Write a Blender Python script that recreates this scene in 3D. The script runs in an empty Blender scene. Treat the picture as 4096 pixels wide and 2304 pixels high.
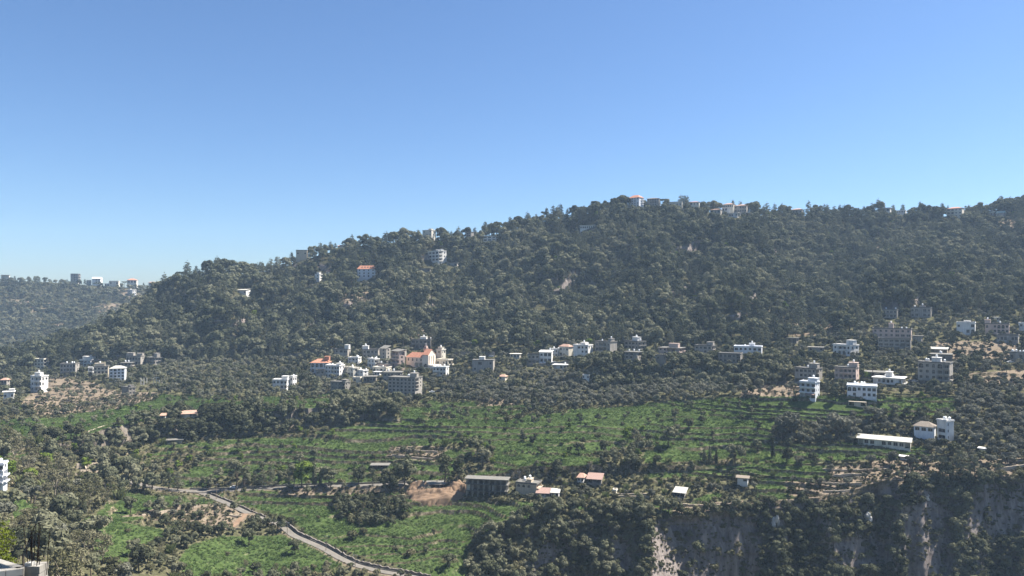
import bpy, bmesh, math, random
import numpy as np
from mathutils import Vector, Matrix
R = math.radians
random.seed(7); RNG = np.random.default_rng(11)
SC = bpy.context.scene
COL = SC.collection
# ------------------------------------------------------------------ camera, sky, sun, exposure
F = 745.0            # focal length in pixels of the 1024 x 576 picture
PITCH = math.atan(12.0 / F)
cam_d = bpy.data.cameras.new('camera'); cam = bpy.data.objects.new('camera', cam_d); COL.objects.link(cam)
cam_d.sensor_width = 36.0; cam_d.lens = 36.0 * F / 1024.0
cam_d.clip_start = 0.5; cam_d.clip_end = 20000
cam.location = (0, 0, 0); cam.rotation_euler = (R(90) + PITCH, 0, 0)
SC.camera = cam
SUN_EL = R(55); SUN_AZ = R(72)          # azimuth from +Y (view direction) towards +X
world = bpy.data.worlds.new('World'); SC.world = world; world.use_nodes = True
wn = world.node_tree.nodes; wl = world.node_tree.links
sky = wn.new('ShaderNodeTexSky'); sky.sky_type = 'NISHITA'; sky.sun_disc = False
sky.sun_elevation = SUN_EL; sky.sun_rotation = SUN_AZ
sky.altitude = 0; sky.air_density = 1.0; sky.dust_density = 0.5; sky.ozone_density = 9.5
wn['Background'].inputs[1].default_value = 0.054
wl.new(sky.outputs[0], wn['Background'].inputs[0])
sun_d = bpy.data.lights.new('sun', 'SUN'); sun_d.energy = 5.0; sun_d.angle = R(0.53); sun_d.color = (1, .95, .87)
sun = bpy.data.objects.new('sun', sun_d); COL.objects.link(sun)
sdir = Vector((math.sin(SUN_AZ) * math.cos(SUN_EL), math.cos(SUN_AZ) * math.cos(SUN_EL), math.sin(SUN_EL)))
sun.rotation_euler = sdir.to_track_quat('Z', 'Y').to_euler(); sun.location = (300, 200, 600)
SC.view_settings.view_transform = 'Standard'; SC.view_settings.look = 'None'
SC.view_settings.exposure = 1.55; SC.view_settings.gamma = 1.0
SC.render.engine = 'CYCLES'
SC.cycles.use_denoising = True; SC.cycles.denoising_input_passes = 'RGB_ALBEDO_NORMAL'; SC.cycles.denoising_prefilter = 'ACCURATE'
SC.cycles.max_bounces = 5; SC.cycles.diffuse_bounces = 3; SC.cycles.volume_bounces = 1
SC.cycles.transmission_bounces = 2; SC.cycles.glossy_bounces = 2
SC.cycles.caustics_reflective = False; SC.cycles.caustics_refractive = False
# ------------------------------------------------------------------ helpers
def tag(o, label=None, cat=None, group=None, kind=None):
    if label: o['label'] = label
    if cat: o['category'] = cat
    if group: o['group'] = group
    if kind: o['kind'] = kind
    return o
def link(o, parent=None):
    COL.objects.link(o)
    if parent is not None: o.parent = parent
    return o
def empty(name, loc, rz=0.0):
    o = bpy.data.objects.new(name, None); o.location = loc; o.rotation_euler = (0, 0, rz)
    o.empty_display_size = .5
    return link(o)
def mesh_np(name, V, faces, mats, midx=None, smooth=False):
    me = bpy.data.meshes.new(name)
    V = np.asarray(V, dtype=np.float32)
    if isinstance(faces, np.ndarray):
        n, k = faces.shape
        me.vertices.add(len(V)); me.vertices.foreach_set('co', V.ravel())
        me.loops.add(n * k); me.loops.foreach_set('vertex_index', faces.astype(np.int32).ravel())
        me.polygons.add(n)
        me.polygons.foreach_set('loop_start', np.arange(0, n * k, k, dtype=np.int32))
        me.update(calc_edges=True)
    else:
        me.from_pydata([tuple(map(float, v)) for v in V], [], faces); me.update()
    for m in (mats if isinstance(mats, (list, tuple)) else [mats]): me.materials.append(m)
    if midx is not None: me.polygons.foreach_set('material_index', np.asarray(midx, dtype=np.int32))
    if smooth: me.polygons.foreach_set('use_smooth', np.ones(len(me.polygons), dtype=bool))
    return me
class MB:
    "collects simple solids into one mesh"
    def __init__(s): s.v = []; s.f = []; s.m = []
    def poly(s, pts, m=0):
        n = len(s.v); s.v += [tuple(p) for p in pts]; s.f.append(tuple(range(n, n + len(pts)))); s.m.append(m)
    def box(s, x0, x1, y0, y1, z0, z1, m=0):
        n = len(s.v)
        s.v += [(x0,y0,z0),(x1,y0,z0),(x1,y1,z0),(x0,y1,z0),(x0,y0,z1),(x1,y0,z1),(x1,y1,z1),(x0,y1,z1)]
        for q in ((0,3,2,1),(4,5,6,7),(0,1,5,4),(1,2,6,5),(2,3,7,6),(3,0,4,7)):
            s.f.append(tuple(n + i for i in q)); s.m.append(m)
    def tube(s, p0, p1, r0, r1=None, n=6, m=0, caps=True):
        r1 = r0 if r1 is None else r1
        p0 = Vector(p0); p1 = Vector(p1); d = (p1 - p0)
        if d.length < 1e-6: return
        d.normalize(); a = d.orthogonal().normalized(); b = d.cross(a); k = len(s.v)
        for p, r in ((p0, r0), (p1, r1)):
            for i in range(n):
                t = 2 * math.pi * i / n; s.v.append(tuple(p + (a * math.cos(t) + b * math.sin(t)) * r))
        for i in range(n):
            j = (i + 1) % n; s.f.append((k+i, k+j, k+n+j, k+n+i)); s.m.append(m)
        if caps:
            s.f.append(tuple(k + i for i in reversed(range(n)))); s.m.append(m)
            s.f.append(tuple(k + n + i for i in range(n))); s.m.append(m)
    def mesh(s, name, mats, smooth=False): return mesh_np(name, s.v, s.f, mats, s.m, smooth)
    def build(s, name, mats, parent=None, loc=(0,0,0), rz=0.0, smooth=False):
        o = bpy.data.objects.new(name, s.mesh(name, mats, smooth)); o.location = loc; o.rotation_euler = (0,0,rz)
        return link(o, parent)
def vnoise(x, y, seed=0):
    x = np.asarray(x, float); y = np.asarray(y, float)
    xi = np.floor(x).astype(np.int64); yi = np.floor(y).astype(np.int64); fx = x - xi; fy = y - yi
    fx = fx*fx*(3-2*fx); fy = fy*fy*(3-2*fy)
    def h(a, b):
        n = (a * 374761393 + b * 668265263 + seed * 982451653) & 0x7fffffff
        n = ((n ^ (n >> 13)) * 1274126177) & 0x7fffffff
        n = (n ^ (n >> 16)) & 0x7fffffff
        return n / 0x3fffffff - 1.0
    return (h(xi,yi)*(1-fx)+h(xi+1,yi)*fx)*(1-fy) + (h(xi,yi+1)*(1-fx)+h(xi+1,yi+1)*fx)*fy
def fbm(x, y, seed=0, oct=4):
    s = 0; a = 1.0; t = 0
    for i in range(oct):
        s = s + a * vnoise(np.asarray(x) * 2**i, np.asarray(y) * 2**i, seed + i * 17); t += a; a *= .5
    return s / t
def smooth01(t): t = np.clip(t, 0, 1); return t*t*(3-2*t)
def inpoly(px, py, poly):
    px = np.asarray(px, float); py = np.asarray(py, float); r = np.zeros(px.shape, bool); n = len(poly)
    for i in range(n):
        x0, y0 = poly[i]; x1, y1 = poly[(i+1) % n]
        if y0 == y1: continue
        c = ((y0 > py) != (y1 > py)) & (px < (x1-x0)*(py-y0)/(y1-y0)+x0); r ^= c
    return r
# ------------------------------------------------------------------ materials
def newmat(name):
    m = bpy.data.materials.new(name); m.use_nodes = True; nt = m.node_tree; nt.nodes.clear()
    out = nt.nodes.new('ShaderNodeOutputMaterial'); return m, nt, out
def N(nt, t, **k):
    n = nt.nodes.new(t)
    for a, b in k.items():
        if a.startswith('_'): n.inputs[int(a[1:])].default_value = b
        else: setattr(n, a, b)
    return n
def ramp(nt, fac, stops):
    r = nt.nodes.new('ShaderNodeValToRGB'); e = r.color_ramp.elements
    while len(e) < len(stops): e.new(.5)
    for i, (p, c) in enumerate(stops): e[i].position = p; e[i].color = (*c, 1)
    nt.links.new(fac, r.inputs[0]); return r.outputs[0]
def mixc(nt, fac, a, b, mode='MIX'):
    m = nt.nodes.new('ShaderNodeMix'); m.data_type = 'RGBA'; m.blend_type = mode
    for s, v in ((0, fac), (6, a), (7, b)):
        if hasattr(v, 'is_output'): nt.links.new(v, m.inputs[s])
        else: m.inputs[s].default_value = v if s == 0 else (*v, 1)
    return m.outputs[2]
def noise(nt, vec, scale, detail=4, rough=.55):
    n = nt.nodes.new('ShaderNodeTexNoise'); n.inputs['Scale'].default_value = scale; n.inputs['Detail'].default_value = detail
    n.inputs['Roughness'].default_value = rough
    if vec is not None: nt.links.new(vec, n.inputs['Vector'])
    return n.outputs['Fac']
def plaster(name, col, stain=.35, rough=.85):
    m, nt, out = newmat(name); p = N(nt, 'ShaderNodeBsdfPrincipled'); p.inputs['Roughness'].default_value = rough
    p.inputs['Specular IOR Level'].default_value = .2
    g = N(nt, 'ShaderNodeNewGeometry'); mp = N(nt, 'ShaderNodeMapping'); mp.inputs['Scale'].default_value = (1.1, 1.1, .16)
    nt.links.new(g.outputs['Position'], mp.inputs[0])
    f1 = noise(nt, mp.outputs[0], 1.0, 5, .6); f2 = noise(nt, g.outputs['Position'], .35, 3)
    c1 = ramp(nt, f1, [(.38, tuple(c*(1-stain*.9) for c in col)), (.62, col)])
    c2 = mixc(nt, .25, c1, ramp(nt, f2, [(.35, tuple(c*.7 for c in col)), (.65, tuple(min(1, c*1.08) for c in col))]))
    oi = N(nt, 'ShaderNodeObjectInfo')
    nt.links.new(c2, p.inputs['Base Color']); nt.links.new(p.outputs[0], out.inputs[0]); return m
def plain(name, col, rough=.7, spec=.3, metal=0, var=.15, scale=1.5):
    m, nt, out = newmat(name); p = N(nt, 'ShaderNodeBsdfPrincipled'); p.inputs['Roughness'].default_value = rough
    p.inputs['Specular IOR Level'].default_value = spec; p.inputs['Metallic'].default_value = metal
    g = N(nt, 'ShaderNodeNewGeometry'); f = noise(nt, g.outputs['Position'], scale, 4)
    nt.links.new(ramp(nt, f, [(.3, tuple(c*(1-var) for c in col)), (.7, tuple(min(1, c*(1+var)) for c in col))]), p.inputs['Base Color'])
    nt.links.new(p.outputs[0], out.inputs[0]); return m
def leafmat(name, c_dark, c_mid, c_light, trans=.22, patch=0.012):
    m, nt, out = newmat(name); oi = N(nt, 'ShaderNodeObjectInfo'); g = N(nt, 'ShaderNodeNewGeometry')
    f = noise(nt, oi.outputs['Location'], patch, 3); fl = noise(nt, g.outputs['Position'], .8, 2)
    f2 = N(nt, 'ShaderNodeMath', operation='MULTIPLY_ADD', _1=1.7, _2=-.35); nt.links.new(f, f2.inputs[0])
    a = N(nt, 'ShaderNodeMath', operation='MULTIPLY_ADD', _1=.6); nt.links.new(oi.outputs['Random'], a.inputs[0]); nt.links.new(f2.outputs[0], a.inputs[2])
    b = N(nt, 'ShaderNodeMath', operation='MULTIPLY_ADD', _1=.3); nt.links.new(fl, b.inputs[0]); nt.links.new(a.outputs[0], b.inputs[2])
    sb = N(nt, 'ShaderNodeMath', operation='SUBTRACT', _1=.36); nt.links.new(b.outputs[0], sb.inputs[0])
    c = ramp(nt, sb.outputs[0], [(.25, c_dark), (.55, c_mid), (.95, c_light)])
    d = N(nt, 'ShaderNodeBsdfDiffuse'); t = N(nt, 'ShaderNodeBsdfTranslucent'); mx = N(nt, 'ShaderNodeMixShader', _0=trans)
    nt.links.new(c, d.inputs[0]); nt.links.new(c, t.inputs[0]); nt.links.new(d.outputs[0], mx.inputs[1]); nt.links.new(t.outputs[0], mx.inputs[2])
    nt.links.new(mx.outputs[0], out.inputs[0]); return m
M = {}
M['white'] = plaster('white_plaster', (.68,.655,.61), .3)
M['cream'] = plaster('cream_plaster', (.62,.57,.47), .25)
M['beige'] = plaster('beige_stone', (.50,.42,.31), .25)
M['grey'] = plaster('grey_concrete', (.325,.295,.255), .35)
M['dark'] = plaster('dark_concrete', (.22,.20,.175), .4)
M['pink'] = plaster('pinkish_render', (.50,.38,.32), .25)
M['blue'] = plaster('bluish_white_paint', (.65,.655,.665), .2)
M['church'] = plaster('pale_church_stone', (.66,.57,.47), .12)
M['tile'] = plain('red_roof_tile', (.38,.175,.11), .8, .2, var=.22, scale=.8)
M['tile_pale'] = plain('faded_roof_tile', (.33,.21,.155), .8, .2, var=.2, scale=.8)
M['sheet'] = plain('white_roof_sheet', (.36,.345,.30), .6, .3, var=.18)
M['sheet_pink'] = plain('faded_pink_roof_sheet', (.25,.165,.135), .6, .3, var=.15)
M['greensheet'] = plain('pale_green_roof_sheet', (.34,.40,.32), .5, .3, var=.08)
M['brownroof'] = plain('dark_brown_roof', (.17,.14,.11), .8, .2, var=.25)
M['slab'] = plaster('roof_slab_concrete', (.17,.16,.14), .35)
M['glass'] = plain('dark_window_glass', (.018,.021,.026), .15, .5, var=.3, scale=.3)
M['frame'] = plain('window_frame', (.30,.28,.26), .6, .3)
M['rail'] = plain('balcony_rail', (.25,.25,.25), .5, .3)
M['tank'] = plain('white_plastic_tank', (.78,.78,.76), .4, .4, var=.05)
M['steel'] = plain('galvanised_steel', (.35,.36,.37), .4, .5, metal=.4)
M['rust'] = plain('rusty_rebar', (.012,.009,.008), .8, .2, var=.3, scale=8)
M['wood'] = plain('weathered_pole_wood', (.20,.16,.12), .9, .1, var=.2, scale=3)
M['bark'] = plain('tree_bark', (.10,.080,.062), .95, .1, var=.35, scale=2)
M['palebark'] = plain('pale_tree_bark', (.28,.24,.19), .95, .1, var=.25, scale=2)
M['block'] = plain('concrete_block', (.42,.405,.375), .9, .15, var=.18, scale=3)
M['mortar'] = plain('mortar', (.24,.225,.20), .95, .1, var=.2, scale=5)
M['asphalt'] = plain('worn_asphalt', (.135,.121,.103), .9, .2, var=.16, scale=.35)
M['dirt'] = plain('dirt_track', (.185,.125,.082), .95, .1, var=.2, scale=.5)
M['cane'] = plain('dry_canes', (.27,.22,.14), .9, .1, var=.3, scale=3)
M['pale_rock'] = plain('pale_limestone', (.42,.40,.37), .9, .1, var=.25, scale=.9)
M['stone'] = plain('dry_stone_wall', (.36,.30,.23), .95, .1, var=.4, scale=1.8)
M['stone_dark'] = plain('dark_retaining_stone', (.15,.13,.115), .95, .1, var=.45, scale=1.2)
M['car_white'] = plain('white_car_paint', (.75,.75,.75), .25, .5, var=.02)
M['car_dark'] = plain('dark_car_paint', (.04,.045,.06), .25, .5, var=.02)
M['car_red'] = plain('red_car_paint', (.35,.05,.04), .25, .5, var=.02)
M['tyre'] = plain('tyre_rubber', (.02,.02,.02), .9, .2)
M['leaf_broad'] = leafmat('broadleaf_foliage', (.046,.050,.030), (.102,.107,.064), (.168,.164,.106), .2)
M['leaf_pine'] = leafmat('pine_needles', (.040,.047,.032), (.088,.096,.062), (.140,.142,.092), .18)
M['leaf_olive'] = leafmat('olive_foliage', (.078,.079,.058), (.130,.130,.098), (.190,.185,.138), .2)
M['leaf_brown'] = leafmat('autumn_foliage', (.072,.072,.038), (.125,.120,.066), (.180,.168,.105), .22)
M['leaf_shrub'] = leafmat('shrub_foliage', (.052,.053,.029), (.098,.096,.053), (.160,.146,.085), .2)
M['leaf_fresh'] = leafmat('fresh_green_foliage', (.060,.090,.018), (.105,.145,.028), (.150,.190,.040))
M['leaf_thuja'] = leafmat('thuja_sprays', (.050,.070,.012), (.095,.120,.020), (.150,.170,.035), trans=.25)
M['leaf_crop'] = leafmat('crop_leaves', (.040,.070,.022), (.078,.122,.040), (.138,.178,.072), trans=.25, patch=.03)
M['leaf_reed'] = leafmat('reed_leaves', (.080,.105,.035), (.130,.150,.060), (.190,.205,.095), trans=.25)
# ------------------------------------------------------------------ terrain
CP, SP = math.cos(PITCH), math.sin(PITCH)
def unproj(px, py, d):
    u = (np.asarray(px) - 512.0) / F; v = (288.0 - np.asarray(py)) / F
    k = d / (CP - v * SP)
    return u * k, d + 0 * k, (SP + v * CP) * k
def toscreen(p):
    x, y, z = p; f = y * CP + z * SP; up = -y * SP + z * CP
    return 512 + F * x / f, 288 - F * up / f
NX = 600
XS = np.linspace(-210, 1234, NX)
def ln(pts): 
    a = np.array(pts, float); return np.interp(XS, a[:,0], a[:,1]), np.interp(XS, a[:,0], a[:,2])
def sm(a, n=9):
    k = np.ones(n)/n; return np.convolve(np.pad(a, (n//2, n//2), mode='edge'), k, mode='valid')
RIDGE = [(-210,372,790),(-80,368,800),(0,362,810),(40,352,815),(90,341,840),(115,325,860),(150,299,890),(175,283,900),(200,274,910),(222,272,915),
  (240,275,930),(262,272,930),(280,268,950),(300,261,950),(330,252,960),(360,248,965),(400,242,970),(430,240,970),(460,239,980),(500,234,985),(540,222,990),(580,216,990),
  (600,210,990),(630,208,990),(655,208,990),(680,209,1000),(720,213,1010),(745,212,1010),(760,217,1020),(800,216,1030),(860,215,1030),(900,215,1030),(940,217,1030),(970,214,1030),(1024,206,1030),(1104,199,1030),(1234,195,1030)]
LINES = [  # name, rows up to the next line, [(px, py, depth)]
 ('n0', 4, [(-210,690,9),(1234,690,9)]),
 ('n1', 6, [(-210,705,60),(1234,705,60)]),
 ('n2', 8, [(-210,690,120),(300,700,140),(500,760,160),(1234,780,160)]),
 ('a', 46, [(-210,640,160),(0,640,170),(128,640,215),(256,640,262),(384,640,285),(450,640,292),(490,646,325),(520,648,336),(640,648,338),(1234,648,346)]),
 ('b', 90, [(-210,576,200),(0,576,210),(128,576,262),(256,576,312),(384,576,322),(450,576,326),(478,576,336),(505,576,344),(640,576,345),(800,576,350),(1234,576,360)]),
 ('c', 80, [(-210,520,262),(0,520,270),(128,520,330),(256,520,365),(384,530,356),(440,545,348),(468,538,350),(482,530,352),(497,519,354),(520,512,358),(560,511,360),(640,512,360),(690,514,360),(740,508,361),(760,501,363),(800,498,364),(850,490,365),(880,480,367),(910,477,368),(940,481,368),(965,474,368),(1024,474,369),(1234,474,370)]),
 ('d', 8, [(-210,466,340),(0,471,342),(64,479,372),(128,486.5,392),(160,487.5,398),(256,487,402),(384,485,402),(448,484,400),(500,480,400),(540,477,401),(600,474,402),(680,472,401),(768,466,396),(896,462,390),(1024,456,385),(1234,450,385)]),
 ('d2', 120, [(-210,464,344),(0,469,346),(64,477,376),(128,484.5,395),(160,485.5,401),(256,485,405),(384,483,405),(448,481.5,402),(490,476,401.5),(520,466,402.5),(600,464,404),(680,464,403),(720,467,400),(768,464,398),(896,460,392),(1024,454,387),(1234,448,387)]),
 ('e', 26, [(-210,456,380),(0,455,382),(60,455,405),(110,448,430),(140,438,455),(220,432,468),(280,428,474),(330,424,480),(380,419,482),(430,424,470),(512,428,465),(640,426,465),(768,426,445),(896,426,425),(1024,424,412),(1234,420,410)]),
 ('e2', 150, [(-210,444,386),(0,445,387),(60,443,408),(110,426,435),(150,421,461),(200,418,472),(256,412,480),(300,406,484),(350,407,487),(380,410,487),(430,421,474),(512,426,468),(640,424,468),(768,424,448),(896,424,427.5),(1024,422,414.5),(1234,418,412)]),
 ('g', 44, [(-210,402,560),(0,400,565),(128,396,580),(256,395,575),(384,392,572),(512,395,560),(600,394,545),(640,393,540),(768,394,470),(860,397,450),(940,396,450),(1024,392,455),(1234,388,460)]),
 ('h0', 18, [(-210,390,620),(0,388,625),(128,382,640),(256,381,630),(384,378,610),(512,383,590),(570,384,575),(600,385,570),(700,384,560),(780,384,515),(860,378,490),(940,374,500),(1024,368,510),(1234,362,510)]),
 ('h1', 30, [(-210,389,626),(0,386,632),(128,380,650),(256,378,640),(384,375,618),(512,380,596),(560,378,580),(590,366,578),(640,364,574),(700,363,568),(760,364,545),(800,374,520),(860,372,505),(940,366,520),(1024,360,530),(1234,354,530)]),
 ('h', 120, [(-210,380,700),(0,374,710),(60,370,720),(128,363,728),(256,360,720),(384,350,690),(512,350,665),(640,352,640),(768,347,625),(860,330,640),(940,316,650),(1024,308,650),(1234,300,650)]),
 ('j', 14, RIDGE),
 ('k', 0, [(x, y + 34, d + 190) for x, y, d in RIDGE]),
]
rowpy = []; rowd = []; rowseg = []
prev = None
for i, (nm, nr, pts) in enumerate(LINES):
    cur = ln(pts); 
    cur = (sm(cur[0], 5), sm(cur[1], 7))
    if prev is not None:
        for k in range(pn):
            t = k / pn; rowpy.append(prev[0]*(1-t)+cur[0]*t); rowd.append(prev[1]*(1-t)+cur[1]*t); rowseg.append(i - 1 + t)
    prev, pn = cur, nr
rowpy.append(prev[0]); rowd.append(prev[1]); rowseg.append(len(LINES) - 1)
PYG = np.array(rowpy); DG = np.array(rowd); SEG = np.array(rowseg); NR = len(SEG)
PXG = np.broadcast_to(XS, PYG.shape).copy(); SG = np.broadcast_to(SEG[:,None], PYG.shape)
LI = {l[0]: i for i, l in enumerate(LINES)}
def band(a, b, soft=.3):   # weight 1 between lines a and b
    return smooth01((SG - LI[a]) / soft + .5) * smooth01((LI[b] - SG) / soft + .5)
# relief of the wooded slope: pushed along the view direction
wf_ = smooth01((SG - LI['h']) * 3.0) * (1 - .75 * smooth01((SG - LI['h'] - .75) / .25)) * (SG <= LI['j'] + .001)
DG = DG + wf_ * (85 * fbm(PXG/105 + PYG/210, PYG/75, 3, 4) + 22 * fbm(PXG/28, PYG/20, 9, 3))
# a dark ravine running up the middle of the slope and a spur beside it
def ravine(x0, y0, x1, y1, w, amp):
    t = np.clip((y0 - PYG) / (y0 - y1), 0, 1); cx = x0 + (x1 - x0) * t
    return amp * np.exp(-((PXG - cx) / w) ** 2) * smooth01(t * 5) * smooth01((1 - t) * 5)
DG = DG + ravine(676, 330, 708, 232, 15, 40) - ravine(736, 330, 762, 232, 36, 48) - ravine(250, 350, 205, 276, 34, 30) + ravine(330, 350, 300, 262, 24, 18) + ravine(420, 345, 450, 300, 20, 22)
K = 1024 / 2576.0
def poly(*p): return [(x * K, y * K) for x, y in p]
ROCK = [poly((1640,1330),(1710,1315),(1800,1310),(1890,1316),(1920,1345),(1905,1470),(1640,1470)), poly((2095,1368),(2190,1350),(2230,1372),(2222,1432),(2105,1430)), poly((2270,1300),(2330,1258),(2400,1300),(2395,1470),(2280,1470)), poly((2435,1250),(2640,1220),(2640,1345),(2435,1350)), poly((1475,1350),(1508,1350),(1508,1398),(1475,1398)), poly((1335,1395),(1405,1378),(1405,1425),(1340,1430)), poly((1530,1380),(1580,1360),(1590,1430),(1540,1440))]
smoothrock = np.zeros(PXG.shape)
for p_ in ROCK: smoothrock[inpoly(PXG, PYG, p_)] = 1
smoothrock = np.apply_along_axis(lambda a: sm(sm(a, 15), 15), 1, smoothrock); smoothrock = np.apply_along_axis(lambda a: sm(a, 11), 0, smoothrock)
# rocky cliff of the gorge
cl = smooth01((PXG - 470) / 26) * band('a', 'c', .12) * smooth01((LI['c'] - SG) / .14)
led = (PYG + 5*fbm(PXG/16, PYG/30, 27, 3)) / 15.0; led = led - np.floor(led)
DG = DG + cl * (14 * fbm(PXG/46, PYG/150, 21, 3) + 1.6 * (.5 - led) * (1 - smoothrock) + 4.0 * (1 - .65*smoothrock) * fbm(PXG/11, PYG/140, 23, 3) + (1.4 - .9*smoothrock) * fbm(PXG/3.5, PYG/30, 25, 2))
sc = band('e', 'e2', .2) * smooth01((PXG - 30) / 30) * smooth01((420 - PXG) / 30)
DG = DG + sc * 5 * fbm(PXG/12, PYG/20, 31, 3)
sc2 = band('h0', 'h1', .2) * smooth01((PXG - 570) / 20) * smooth01((800 - PXG) / 20)
DG = DG + sc2 * 6 * fbm(PXG/14, PYG/20, 33, 3)
TX, TY, TZ = unproj(PXG, PYG, DG)
# ground detail and farming terraces
fl_ = band('b', 'h', .4)
TZ = TZ + fl_ * .7 * fbm(TX/26, TY/26, 41, 4) + wf_ * 3.0 * fbm(TX/40, TY/40, 43, 4)
ter = (np.clip(band('c', 'h', .25), 0, 1) + .4 * band('b', 'c', .2) * smooth01((470 - PXG)/25)) * (1 - band('d','d2',.1)) * (1 - sc) * (1 - sc2)
ter = np.clip(ter, 0, 1) * (.55 + .45 * smooth01(fbm(TX/60, TY/60, 45, 2) * 2 + .6))
hh = 2.8
u = (TZ + 3.2 * fbm(TX/48, TY/40, 47, 4)) / hh + .35 * np.sin(TZ * .55); fr = u - np.floor(u)
st = np.where(fr < .93, fr * .25, .2325 + (fr - .93) / .07 * .7675)
TZ = TZ + ter * (st - fr) * hh
KA = int(np.argmax(SEG >= LI['a'])); KJ = int(np.argmax(SEG >= LI['j']))
def rc(px, py):
    c = np.clip((np.asarray(px, float) - XS[0]) / (XS[1]-XS[0]), 0, NX - 1.001); c0 = c.astype(int); cf = c - c0
    rr = []
    for a, b, w in zip(np.atleast_1d(c0), np.atleast_1d(cf), np.atleast_1d(np.asarray(py, float) + 0*c)):
        colm = PYG[KA:KJ+1, a] * (1-b) + PYG[KA:KJ+1, a+1] * b
        rr.append(np.interp(-w, -colm, np.arange(KA, KJ+1)))
    return c0, cf, np.array(rr)
def P(px, py):
    "point of the ground that the picture shows at pixel px, py"
    c0, cf, r = rc(px, py); c0 = int(np.atleast_1d(c0)[0]); cf = float(np.atleast_1d(cf)[0]); r = min(float(r[0]), NR - 1.001)
    r0 = int(r); rf = r - r0
    return Vector([float((A[r0,c0]*(1-cf)+A[r0,c0+1]*cf)*(1-rf) + (A[r0+1,c0]*(1-cf)+A[r0+1,c0+1]*cf)*rf) for A in (TX, TY, TZ)])
def S(x, y): return P(x / 4.0, y / 4.0)       # photograph pixels
# roads: centre lines on the ground, levelled, then the ground is cut to them
def polyline(pts, step=1.2):
    W = [S(*p) for p in pts]; out = [W[0]]
    for a, b in zip(W, W[1:]):
        n = max(1, int((b - a).length / step))
        for i in range(1, n + 1): out.append(a.lerp(b, i / n))
    A = np.array([tuple(p) for p in out])
    for c, n in ((0, 7), (1, 7), (2, 15)):
        if len(A) > n: A[:, c] = sm(A[:, c], n)
    return A
ROADS = [
 ('main', 2.7, polyline([(455,1908),(500,1917),(545,1934),(600,1948),(700,1956),(800,1956),(900,1953),(1010,1950),(1120,1947),(1240,1945),(1380,1942),(1500,1939),(1600,1936),(1700,1936)])),
 ('lower', 1.7, polyline([(800,1958),(850,1982),(900,2004),(935,2022),(985,2048),(1040,2070),(1100,2084),(1135,2104),(1150,2122),(1175,2143),(1225,2160),(1292,2187),(1360,2226),(1423,2258),(1520,2280),(1640,2302),(1760,2330)])),
 ('track', 1.6, polyline([(985,2050),(965,2072),(940,2095),(922,2112)])),
]
mask = (PXG < 500) & (PXG > 90) & (DG > 240) & (DG < 450)
idx = np.argwhere(mask); vx = TX[mask]; vy = TY[mask]; vz = TZ[mask]
ROADDIST = np.full(TX.shape, 99.0)
for nm, w, A in ROADS:
    best = np.full(len(vx), 1e9); bz = np.zeros(len(vx))
    for i in range(0, len(A), 1):
        dd = (vx - A[i,0])**2 + (vy - A[i,1])**2; m_ = dd < best
        best[m_] = dd[m_]; bz[m_] = A[i,2]
    best = np.sqrt(best); wgt = smooth01((w + 5.0 - best) / 4.0)
    vz = vz * (1 - wgt) + (bz - .22) * wgt
    ROADDIST[mask] = np.minimum(ROADDIST[mask], best - w)
TZ[mask] = vz
# ---- what grows where (polygons in 2576 px picture coordinates)
K = 1024 / 2576.0
def poly(*p): return [(x * K, y * K) for x, y in p]
GREEN = [
 poly((600,1232),(760,1243),(830,1233),(1000,1243),(1050,1250),(1170,1262),(1350,1262),(1340,1300),(1290,1330),(1230,1345),(1190,1365),(1205,1460),(1060,1449),(1000,1420),(900,1395),(850,1375),(760,1335),(740,1310),(680,1290),(600,1265)),
 poly((480,1370),(560,1350),(720,1345),(820,1390),(860,1420),(800,1440),(620,1460),(470,1460),(450,1410)),
 poly((180,1320),(330,1235),(480,1250),(500,1280),(300,1310),(430,1335),(330,1395),(290,1440),(250,1400)),
 poly((1430,1030),(1560,1022),(1700,1008),(2000,988),(2400,1000),(2400,1040),(1950,1058),(1940,1095),(1800,1125),(1600,1100),(1450,1070)),
 poly((1010,1045),(1400,1060),(1560,1075),(1600,1110),(1500,1140),(1250,1140),(1200,1110),(1000,1120)),
 poly((1240,1140),(1520,1150),(1500,1185),(1240,1190)),
 poly((380,1120),(700,1095),(1000,1100),(1150,1130),(1140,1180),(900,1190),(700,1180),(500,1205),(470,1180),(560,1140)),
 poly((0,1090),(190,1040),(300,1012),(560,998),(600,1020),(400,1050),(330,1075),(180,1100),(0,1112)),
 poly((640,1010),(830,1000),(840,1030),(660,1040)), poly((0,1135),(120,1128),(110,1155),(0,1165)),
 poly((1600,1172),(1920,1165),(2050,1170),(2055,1200),(1990,1210),(1930,1192),(1640,1202)), poly((1390,1270),(1700,1268),(1700,1290),(1410,1292)),
 poly((1920,1150),(2150,1122),(2330,1125),(2330,1142),(2000,1170)), poly((0,1225),(30,1240),(150,1280),(60,1300),(0,1290)),
 poly((1900,1205),(2050,1190),(2050,1258),(1900,1252)), poly((1620,1130),(1900,1110),(1900,1150),(1620,1165)), poly((480,1245),(560,1240),(560,1262),(480,1262)),
]
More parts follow.
